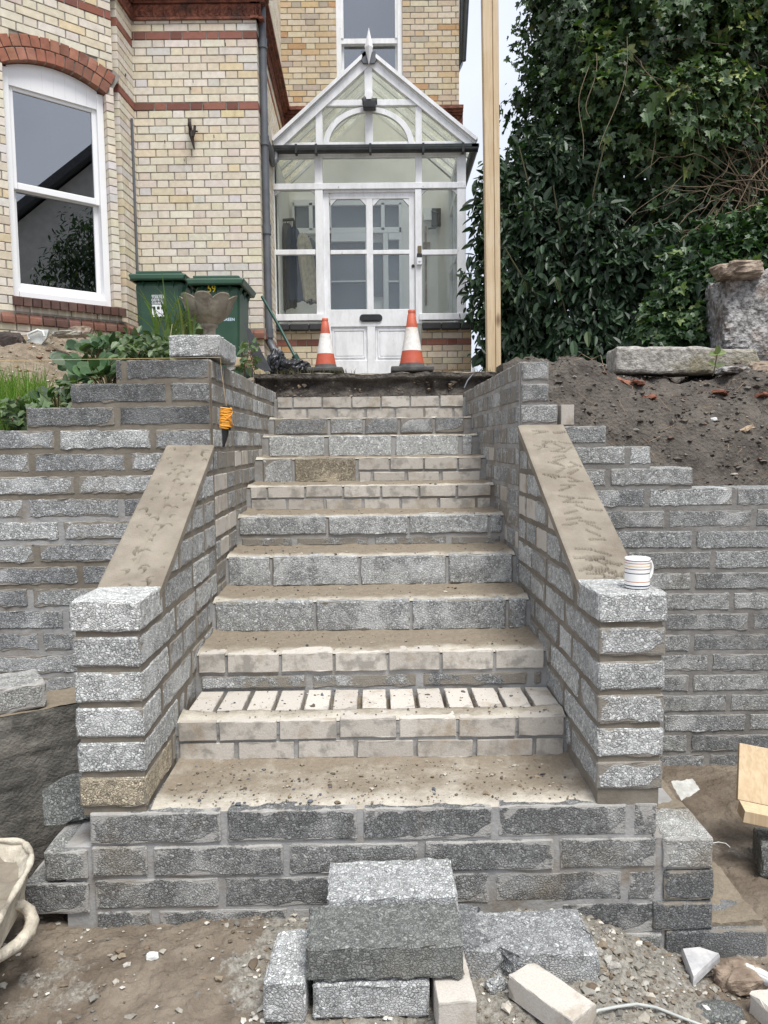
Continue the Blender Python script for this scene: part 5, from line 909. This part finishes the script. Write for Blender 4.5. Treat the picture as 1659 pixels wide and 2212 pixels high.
# timber post
mb = MB(); A0, A1 = atY(1053,806,6.2), atY(1083,806,6.2); B0, B1 = atY(1041,-40,6.2), atY(1077,-40,6.2); zb_ = 1.95
def post(v): t_ = (v[:,2]-A0[2])/(B0[2]-A0[2]); return np.stack([A0[0]+(B0[0]-A0[0])*t_+v[:,0]*((A1[0]-A0[0])+(B1[0]-B0[0]-A1[0]+A0[0])*t_), v[:,1], v[:,2]],1)
mb.block((0,6.2,zb_),(.62,6.30,B0[2]),0,(.5,.5,1,1),.04,.3,0,post,smooth=False); mb.block((.60,6.195,zb_),(1,6.305,B0[2]),0,(.5,.5,1,1),.04,.3,0,post,smooth=False); build('timber_post', mb, [M_WOOD], label='tall new pine post standing between the porch and the hedge', cat='post')
# slates, bag, broom pole, fence remnants
for k, (p4, Y, lb, th) in enumerate((([(526,698),(541,712),(585,800),(570,802)],5.45,'front dark roof slate leaning by the right bin',.012),([(530,704),(548,722),(568,800),(548,790)],5.65,'back dark slate slab leaning behind the front one',.012))):
    mb = MB(); mb.prism([pp(*q,Y) for q in p4],Y,Y+th*2); build('roof_slate', mb, [M_SLATE], label=lb, cat='slate')
def bag(name, label, x0,x1,yt,yb,Y,dp,seed):
    a, b = atY(x0,(yt+yb)/2,Y), atY(x1,(yt+yb)/2,Y); z0, z1 = atY((x0+x1)/2,yb,Y)[2]-.03, atY((x0+x1)/2,yt,Y)[2]; u = np.linspace(0,2*math.pi,90); v = np.linspace(-1.4,1.5,50); U, Vv = np.meshgrid(u,v); X = np.cos(Vv)*np.cos(U); Yq = np.cos(Vv)*np.sin(U); Z = np.sin(Vv)
    r = 1+.22*np.abs(fbm(X*2,Yq*2,Z*2.5,seed,2))-.10; m = MB(); m.grid((a[0]+b[0])/2+X*r*(b[0]-a[0])/2, Y+Yq*r*dp, (z0+z1)/2+Z*r*(z1-z0)/2, 0, smooth=False); return build(name, m, [M_BAG], label=label, cat='sheeting')
bag('plastic_sheet','crumpled black plastic sheeting heaped under the downpipe elbow',578,618,756,808,6.5,.14,3); bag('plastic_sheet','low crumpled black plastic spread beside the left cone',603,672,775,808,6.45,.12,8)
mb = MB(); mb.tube([atY(566,641,6.9),atY(603,705,6.7),atY(641,777,6.5)],.013,0,10); mb.tube([atY(636,768,6.5),atY(645,783,6.5)],.028,0,8); build('broom_handle', mb, [flat('dark_green_metal',(.01,.05,.035),.3)], label='dark green pole leaning against the porch base', cat='pole')
for k, (r, Y, m_, lb) in enumerate((((487,745,508,800),5.3,M_STONEG,'weathered grey stake between the urn and the slates'),((506,772,545,792),5.2,M_WOOD,'short weathered plank lying by the right bin'))):
    mb = MB(); X0,X1,Z0,Z1 = PR(*r,Y); mb.block((X0,Y,Z0),(X1,Y+.03,Z1),0,(.5,.5,1,1),.008,.04,.003); build('old_board', mb, [m_], label=lb, cat='board')
mb = MB(); mb.tube([atY(1003,838,6.0),atY(1010,822,6.02),atY(1020,810,6.05),atY(1030,806,6.12)],.006,0,6); build('water_pipe', mb, [M_GREY], label='thin grey-blue pipe looping out of the cut earth at the top right of the steps', cat='pipe')
# pieces lying on the left bank
mb = MB(); P5 = [(46,768),(62,735),(64,722),(85,712),(105,712),(100,730),(83,752)]; mb.prism([pp(*q,5.9) for q in P5],5.9,5.93); mb.tube([atY(63,733,5.88),atY(60,722,5.88),atY(82,713,5.88),atY(92,716,5.88),atY(96,727,5.88)],.010,0,6); build('broken_panel', mb, [M_PALE], label='broken pale moulded panel leaning against the plinth of the bay', cat='panel')
for k, (x,y,s_,m_,lb) in enumerate(((150,722,(.24,.14,.05),M_STONE,'stack of flat pale stones below the bay window'),(177,716,(.16,.1,.07),M_BROWNST,'dark pointed stone right of the flat stones on the left bank'),(20,742,(.22,.12,.16),M_RUST,'dark holed metal scrap at the far left of the bank'))):
    q = atY(x,y,5.9); rock('bank_stone' if k < 2 else 'metal_scrap', lb, (q[0],5.9,q[2]-s_[2]/2), s_, m_, k+21, 'stone' if k < 2 else 'scrap')
q = atY(113,868,4.2); rock('white_stone', 'small bright white stone in the leaves on the left bank', (q[0],4.15,q[2]-.02), (.07,.05,.035), M_PALE, 5)
# ================================================================ VEGETATION
SH = {'laurel': [(0,0),(.13,.12),(.20,.38),(.17,.66),(.08,.88),(0,1)], 'ivy': [(0,0),(.26,-.13),(.55,.10),(.34,.30),(.44,.60),(.17,.56),(0,1)], 'round': [(0,0),(.32,-.05),(.52,.28),(.50,.62),(.28,.92),(0,.98)], 'small': [(0,0),(.22,.1),(.36,.4),(.22,.78),(0,1)]}
def leaves(mb, P, D, N_, S, shape, cols, fold=.28, curl=.2):
    h = np.array(SH[shape]); k = len(h); L2 = np.concatenate([h, h[1:-1]*[-1,1]]); m = len(L2); n = len(P)
    D = D/np.linalg.norm(D,axis=1)[:,None]; B = np.cross(D,N_); B /= np.linalg.norm(B,axis=1)[:,None]+1e-9; Nn = np.cross(B,D)
    z = fold*np.abs(L2[:,0])-curl*L2[:,1]**2
    V = P[:,None]+S[:,None,None]*(L2[None,:,0,None]*B[:,None]+L2[None,:,1,None]*D[:,None]+z[None,:,None]*Nn[:,None])
    o = np.arange(n)[:,None]*m; right = np.array(list(range(k))); left = np.array([0]+list(range(k,m))+[k-1])[::-1]
    mb.add(V.reshape(-1,3), (right[None]+o), 0, np.repeat(cols,m,0), False); 
    mb.F.append((left[None]+o)+mb.n-n*m); mb.M.append(np.zeros(n,int)); mb.S.append(np.zeros(n,bool))
def lcol(n, pal, wts): p = np.array(pal)[rg.choice(len(pal),n,p=np.array(wts)/sum(wts))]*rg.uniform(.7,1.35,(n,1)); return np.concatenate([p,np.ones((n,1))],1)
def crown(mb, blobs, dens, shape, size, pal, wts, front=.75, shell=(.55,1.05), droop=.7, seed=0):
    for (c, r) in blobs:
        area = 4*math.pi*((r[0]*r[1]+r[1]*r[2]+r[0]*r[2])/3); n = int(area*dens); d = rg.normal(0,1,(n,3)); d /= np.linalg.norm(d,axis=1)[:,None]; fl = (d[:,1] > 0)&(rg.random(n) < front); d[fl,1] *= -1
        k = shell[0]+(shell[1]-shell[0])*rg.random(n)**.6; lump = 1+.34*fbm(d[:,0]*2.5+c[0],d[:,1]*2.5+c[1],d[:,2]*2.5+c[2],seed,3); P = np.array(c)+d*np.array(r)*(k*lump)[:,None]
        gap = fbm(P[:,0]*2.6,P[:,1]*2.6,P[:,2]*2.6,seed+9,3) > -1.0; P, d = P[gap], d[gap]; n = len(P)
        N_ = d*.6+np.array([0,-.25,.6])+rg.normal(0,.35,(n,3)); D = rg.normal(0,.6,(n,3))+np.array([0,-.15,-droop])+d*.35
        leaves(mb, P, D, N_, size*np.clip(rg.lognormal(0,.32,n),.4,2.1), shape, lcol(n,pal,wts))
def limb(mb, a, b, r0, r1, wob=.12, n=14, col=(.10,.08,.06,1), seg=7):
    t_ = np.linspace(0,1,n)[:,None]; P = np.array(a)*(1-t_)+np.array(b)*t_; ph = rnd.random()*9; P = P+wob*np.stack([sn(t_[:,0]*3,ph,0,1),sn(t_[:,0]*3,ph,0,2),sn(t_[:,0]*3,ph,0,3)],1)*np.sin(t_*math.pi); mb.tube(P, np.linspace(r0,r1,n), 0, seg, col)
# ivy-clad tree
root = thing('ivy_clad_tree', 'big dark tree smothered in ivy filling the upper right', 'tree', (3.2,8.6,2.1))
mb = MB(); limb(mb,(3.2,8.6,1.9),(2.9,8.5,6.0),.22,.12,.2); limb(mb,(3.2,8.6,1.9),(4.3,8.6,6.5),.18,.08,.3)
for k in range(26): limb(mb,(3.1+rnd.uniform(-.3,.6),8.5,rnd.uniform(2.6,6)),(rnd.uniform(1.8,5.2),rnd.uniform(7.4,8.3),rnd.uniform(2.8,8)),.04,.01,.3,12,(.13,.11,.085,1),5)
build('trunk', mb, [M_TWIG], root)
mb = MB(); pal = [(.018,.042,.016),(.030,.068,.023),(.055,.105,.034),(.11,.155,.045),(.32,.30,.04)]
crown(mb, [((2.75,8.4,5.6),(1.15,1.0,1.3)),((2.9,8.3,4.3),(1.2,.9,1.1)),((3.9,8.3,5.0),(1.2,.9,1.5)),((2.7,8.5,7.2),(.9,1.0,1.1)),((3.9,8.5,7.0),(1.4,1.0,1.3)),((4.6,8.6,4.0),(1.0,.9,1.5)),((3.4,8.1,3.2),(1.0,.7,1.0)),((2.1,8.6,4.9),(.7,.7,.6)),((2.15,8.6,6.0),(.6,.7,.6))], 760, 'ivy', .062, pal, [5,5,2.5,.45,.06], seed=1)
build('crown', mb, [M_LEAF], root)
mb = MB(); crown(mb, [((2.35,7.75,5.0),(.55,.4,.5)),((2.9,7.5,4.6),(.6,.35,.5)),((3.0,7.6,5.7),(.8,.4,.6)),((3.6,7.5,6.3),(.7,.35,.5))], 480, 'ivy', .07, [(.05,.10,.033),(.09,.155,.05),(.22,.26,.08)], [5,3,.8], front=.95, seed=5); build('sunlit_tint_sprays', mb, [M_LEAF], root, label='hanging sprays of ivy tinted lighter green to look sunlit')  # sunlight put into the leaf colour: paler greens on the front sprays
root = thing('garden_tree', 'leafy tree behind the viewer, mirrored at the right of the bay window', 'tree', (8.6,.9,0)); mb = MB(); limb(mb,(8.6,.9,-.1),(8.6,1.0,4.6),.14,.05,.15); build('trunk', mb, [M_TWIG], root)
mb = MB(); crown(mb, [((8.7,1.1,5.2),(.8,1.0,1.2)),((8.6,.7,4.1),(.7,.8,.7)),((8.8,1.6,6.2),(.8,.9,.9))], 150, 'laurel', .12, pal, [5,5,2.5,.4,.02], front=0, seed=11); build('crown', mb, [M_LEAF], root)
# laurel hedge below
root = thing('laurel_shrub', 'glossy dark laurel shrub with long leaves behind the pine post', 'shrub', (2.0,7.9,2.1)); mb = MB()
for k in range(22): limb(mb,(rnd.uniform(1.5,2.6),7.9,2.0),(rnd.uniform(1.1,3.2),rnd.uniform(7.2,8.1),rnd.uniform(2.6,4.4)),.02,.006,.1,8,(.10,.10,.05,1),5)
build('stems', mb, [M_TWIG], root); mb = MB()
crown(mb, [((2.0,7.9,3.0),(.85,.6,1.0)),((2.7,7.7,2.8),(.8,.6,.8)),((1.35,8.0,3.3),(.42,.5,.85)),((1.2,8.1,3.9),(.22,.3,.45)),((1.45,8.0,2.5),(.40,.4,.5)),((1.75,8.1,4.1),(.5,.5,.5)),((3.3,7.8,2.6),(.7,.5,.7))], 1150, 'laurel', .086, [(.014,.036,.018),(.024,.056,.026),(.036,.075,.034),(.08,.125,.045)], [5,4,2,.3], seed=3); build('foliage', mb, [M_LEAF], root)
# ground ivy over the bank foot
root = thing('ivy_patch', 'fresher green ivy climbing beside the rough wall end', 'ivy', (3.2,7.1,2.1)); mb = MB()
for k in range(8): limb(mb,(rnd.uniform(2.9,3.5),7.0,2.05),(rnd.uniform(2.7,3.6),7.0,rnd.uniform(2.8,3.4)),.008,.004,.1,8,(.12,.09,.06,1),5)
build('stems', mb, [M_TWIG], root); mb = MB()
crown(mb, [((3.1,7.05,2.6),(.65,.3,.65)),((3.6,7.2,3.1),(.7,.3,.6)),((2.6,7.0,2.4),(.4,.25,.35))], 950, 'ivy', .066, [(.022,.055,.02),(.04,.09,.027),(.12,.18,.045)], [4,4,.7], front=.95, seed=8); build('foliage', mb, [M_LEAF], root)
# bare twiggy branches at the right
root = thing('bare_shrub', 'tangle of bare arching brown twigs in front of the ivy at the right edge', 'shrub', (4.3,7.4,2.2)); mb = MB(); m2 = MB()
for k in range(150):
    a = atY(rnd.uniform(1600,1760),rnd.uniform(200,660),7.4+rnd.random()*.4); b = atY(rnd.uniform(1330,1640),rnd.uniform(60,600),7.2+rnd.random()*.5); n = 14; t_ = np.linspace(0,1,n)[:,None]; P = a*(1-t_)+b*t_+np.array([0,0,1])*(rnd.uniform(-.05,.35)*np.sin(t_*math.pi))+.06*np.stack([sn(t_[:,0]*5,k,0,1),sn(t_[:,0]*5,k,0,2),sn(t_[:,0]*5,k,0,3)],1)
    m2.tube(P, np.linspace(.007,.002,n), 0, 4, (*np.array((.22,.17,.11))*rnd.uniform(.4,1.4),1))
for k in range(14): P = np.array([atY(x,y,7.1+.2*rnd.random()) for x, y in [(rnd.uniform(1180,1560),rnd.uniform(60,240))]])[0]; q = P+np.array([rnd.uniform(-.3,.3),0,-rnd.uniform(.4,1.0)]); 0 if k > 6 else m2.tube(np.stack([P*(1-t)+q*t+.05*np.array([math.sin(t*5+k),0,math.cos(t*4+k)]) for t in np.linspace(0,1,10)]), .003, 0, 5, (.25,.20,.13,1))
build('twigs', m2, [M_TWIG], root); limb(mb,(4.45,7.5,2.0),(4.3,7.5,4.4),.06,.03,.2); build('main_stem', mb, [M_TWIG], root)
# left bank plants
def rosette(name, label, x, y, Y, n, size, pal, seed, shape='round', spread=.1, group=None, up=.8, stalk=.12):
    q = atY(x,y,Y); root = thing(name, label, 'plant', (q[0],Y,q[2]), 0, group); P = []; D = []; N_ = []; ms = MB()
    for k in range(n):
        a = rnd.uniform(0,6.28); r = rnd.random()**.6*spread; h_ = rnd.uniform(.3,1)*stalk; b = q+np.array([math.cos(a)*r*.3,math.sin(a)*r*.3,-.05]); e = q+np.array([math.cos(a)*r,math.sin(a)*r*.8-.02,h_]); P.append(e); D.append([math.cos(a)*.8,math.sin(a)*.6-.2,rnd.uniform(-.1,.6)]); N_.append([rnd.uniform(-.3,.3)-math.cos(a)*.4,-.8+rnd.uniform(-.3,.3),up]); ms.tube([b,(b+e)/2+np.array([0,0,.02]),e],.003,0,5,(.16,.14,.06,1))
    build('stalks', ms, [M_TWIG], root); m = MB(); leaves(m,np.array(P),np.array(D),np.array(N_,float),size*rg.uniform(.7,1.2,n),shape,lcol(n,pal,[1]*len(pal)),.12,.1); build('leaves', m, [M_LEAF], root)
BG = [(.035,.085,.028),(.055,.115,.04),(.028,.07,.028)]; BR = [(.07,.12,.045),(.10,.15,.06),(.12,.17,.08),(.06,.10,.04)]
for k, (x,y,Y,n,s_,sp,lb) in enumerate(((235,800,4.15,16,.15,.14,'large-leaved plant nearest the stepped blocks'),(195,775,4.35,14,.13,.14,'large-leaved plant just left of the biggest one'),(215,745,4.8,14,.12,.15,'large-leaved plant further back up the left bank'),(255,735,4.9,12,.12,.12,'large-leaved plant beside the bramble below the left bin'),(125,845,4.0,8,.10,.10,'small broad-leaved plant low behind the third step of blocks'))): rosette('bergenia_plant', 'glossy '+lb, x,y+26,Y,int(n*2.6),s_*.52,BG,k,'round',sp*1.1,'broad-leaved plants on the left bank',.5,.07)
for k, (x0,x1,y0,y1,Y,n,lb) in enumerate(((255,370,730,790,4.2,420,'dense grey-green bramble to the left of the loose corner block'),(130,200,815,880,4.0,170,'sparse bramble trailing behind the stepped blocks'),(10,110,860,925,3.85,190,'low weeds with lobed leaves at the left edge above the wall'),(370,440,700,735,4.9,90,'thin bramble sprays in front of the urn'),(200,330,715,760,5.0,200,'bramble mound further back below the bins'),(520,560,735,800,5.1,60,'wispy weeds beside the roof slates'))):
    q0 = atY((x0+x1)/2,y1,Y); root = thing('bramble', lb, 'bramble', tuple(q0), 0); P = np.array([atY(rnd.uniform(x0,x1),y1-(y1-y0)*rnd.random()*(1-.5*abs(rnd.random()-.5)),Y+rnd.uniform(-.12,.35)) for _ in range(n)]); m = MB(); D = rg.normal(0,.6,(n,3))+np.array([0,-.3,-.1]); N_ = rg.normal(0,.35,(n,3))+np.array([0,-.5,.8]); leaves(m,P,D,N_,.048*rg.uniform(.6,1.4,n)*(1.2 if k == 2 else 1),'small' if k != 2 else 'ivy',lcol(n,BR,[3,3,1,3])); build('leaves', m, [M_LEAF], root)
    m = MB()
    for _ in range(10): a = P[rnd.randrange(n)]; b = P[rnd.randrange(n)]; m.tube([a-[0,0,.06],(a+b)/2+[0,0,.04],b],.003,0,5,(.12,.07,.04,1))
    build('stems', m, [M_TWIG], root)
def blades(name, label, pts, n, ln, wd, pal, lean=.5, kind=None, cat='grass', arch=1.):
    m = MB(); V = []; C_ = []; Fq = []; o = 0; K = 6
    for _ in range(n):
        p = pts(); L_ = ln*rnd.uniform(.5,1.2); a = rnd.uniform(0,6.28); lx, ly = math.cos(a)*lean*rnd.random(), math.sin(a)*lean*rnd.random()*.6-.1; c = np.array(pal[rnd.randrange(len(pal))])*rnd.uniform(.75,1.3); px_, py_ = -ly, lx; nn = math.hypot(px_,py_)+1e-6; px_, py_ = px_/nn*.5+.5, py_/nn*.5
        for k in range(K+1):
            t = k/K; ww = wd*(1-t**2)+.0004; x = p[0]+lx*L_*t**1.6; y = p[1]+ly*L_*t**1.6; z = p[2]+L_*(t-arch*.45*t*t*math.hypot(lx,ly)); V += [(x-px_*ww/2,y-py_*ww/2,z),(x+px_*ww/2,y+py_*ww/2,z)]; C_ += [(*c,1)]*2
        Fq += [[o+2*k,o+2*k+1,o+2*k+3,o+2*k+2] for k in range(K)]; o += 2*(K+1)
    m.add(np.array(V),np.array(Fq),0,np.array(C_)); return build(name, m, [M_GRASS], label=label, cat=cat, kind=kind)
def gpt():
    q = atY(rnd.uniform(-60,105),rnd.uniform(820,880),rnd.uniform(3.95,4.6)); return (q[0],q[1],float(z_left(np.array([q[0]]),np.array([q[1]]))[0])+.02)
blades('grass', 'bright green tuft of grass above the left wall', gpt, 1500, .24, .006, [(.16,.30,.05),(.22,.36,.07),(.12,.24,.04),(.30,.38,.12)], .8, 'stuff')
def spt(): q = atY(rnd.uniform(335,420),rnd.uniform(725,742),rnd.uniform(4.5,4.8)); return tuple(q)
blades('strappy_plant', 'clump of long arching strap leaves beside the urn', spt, 60, .34, .014, [(.14,.22,.06),(.10,.18,.05),(.24,.28,.09)], 1.1, cat='plant', arch=1.2)
def wpt(): x_ = rnd.uniform(-1.0,-.2) if rnd.random() < .7 else rnd.uniform(.5,.9); return (x_,6.07+rnd.random()*.06,float(z_terr(np.array([x_]),np.array([6.1]))[0]))
blades('weeds', 'straggly grass and roots along the cut edge of the terrace', wpt, 170, .06, .003, [(.20,.18,.09),(.12,.15,.06),(.25,.2,.13)], 1.2, 'stuff')
def stalk(name, label, pts, r=.0025): m = MB(); m.tube(pts, r, 0, 5, (.45,.40,.25,1)); build(name, m, [M_TWIG], label=label, cat='stem')
stalk('dry_stem', 'dry pale stem sticking up left of the urn', [atY(357,792,4.3),atY(365,750,4.3),atY(372,700,4.3)])
m = MB(); q = [atY(1540,812,5.05),atY(1545,790,5.05),atY(1549,765,5.05)]; m.tube(q,.004,0,5,(.1,.07,.04,1)); P = np.array([q[2],q[2],q[1],q[2],q[1]]); leaves(m,P,np.array([[.8,-.2,.3],[-.8,-.2,.1],[.9,-.2,.2],[0,-.3,1],[-.6,-.2,.4]]),np.tile([[0,-.7,.6]],(5,1)),np.full(5,.06),'small',lcol(5,[(.14,.19,.06)],[1])); build('seedling', m, [M_LEAF], label='small leafy seedling in front of the stone slab end', cat='seedling')
m = MB(); rs = random.Random(3)
for k in range(60):
    x_ = rs.uniform(1.0,2.6); y_ = rs.uniform(4.1,4.9); p0 = np.array([x_,y_,float(z_right(np.array([x_]),np.array([y_]))[0])+.006]); m.tube([p0,p0+np.array([rs.uniform(-.05,.05),-.03,rs.uniform(-.03,.03)]),p0+np.array([rs.uniform(-.1,.1),-.05,rs.uniform(-.09,.02)])],.0016,0,4,(.30,.22,.15,1))
build('roots', m, [M_TWIG], label='fine roots poking out of the dark bank', cat='roots', kind='stuff')
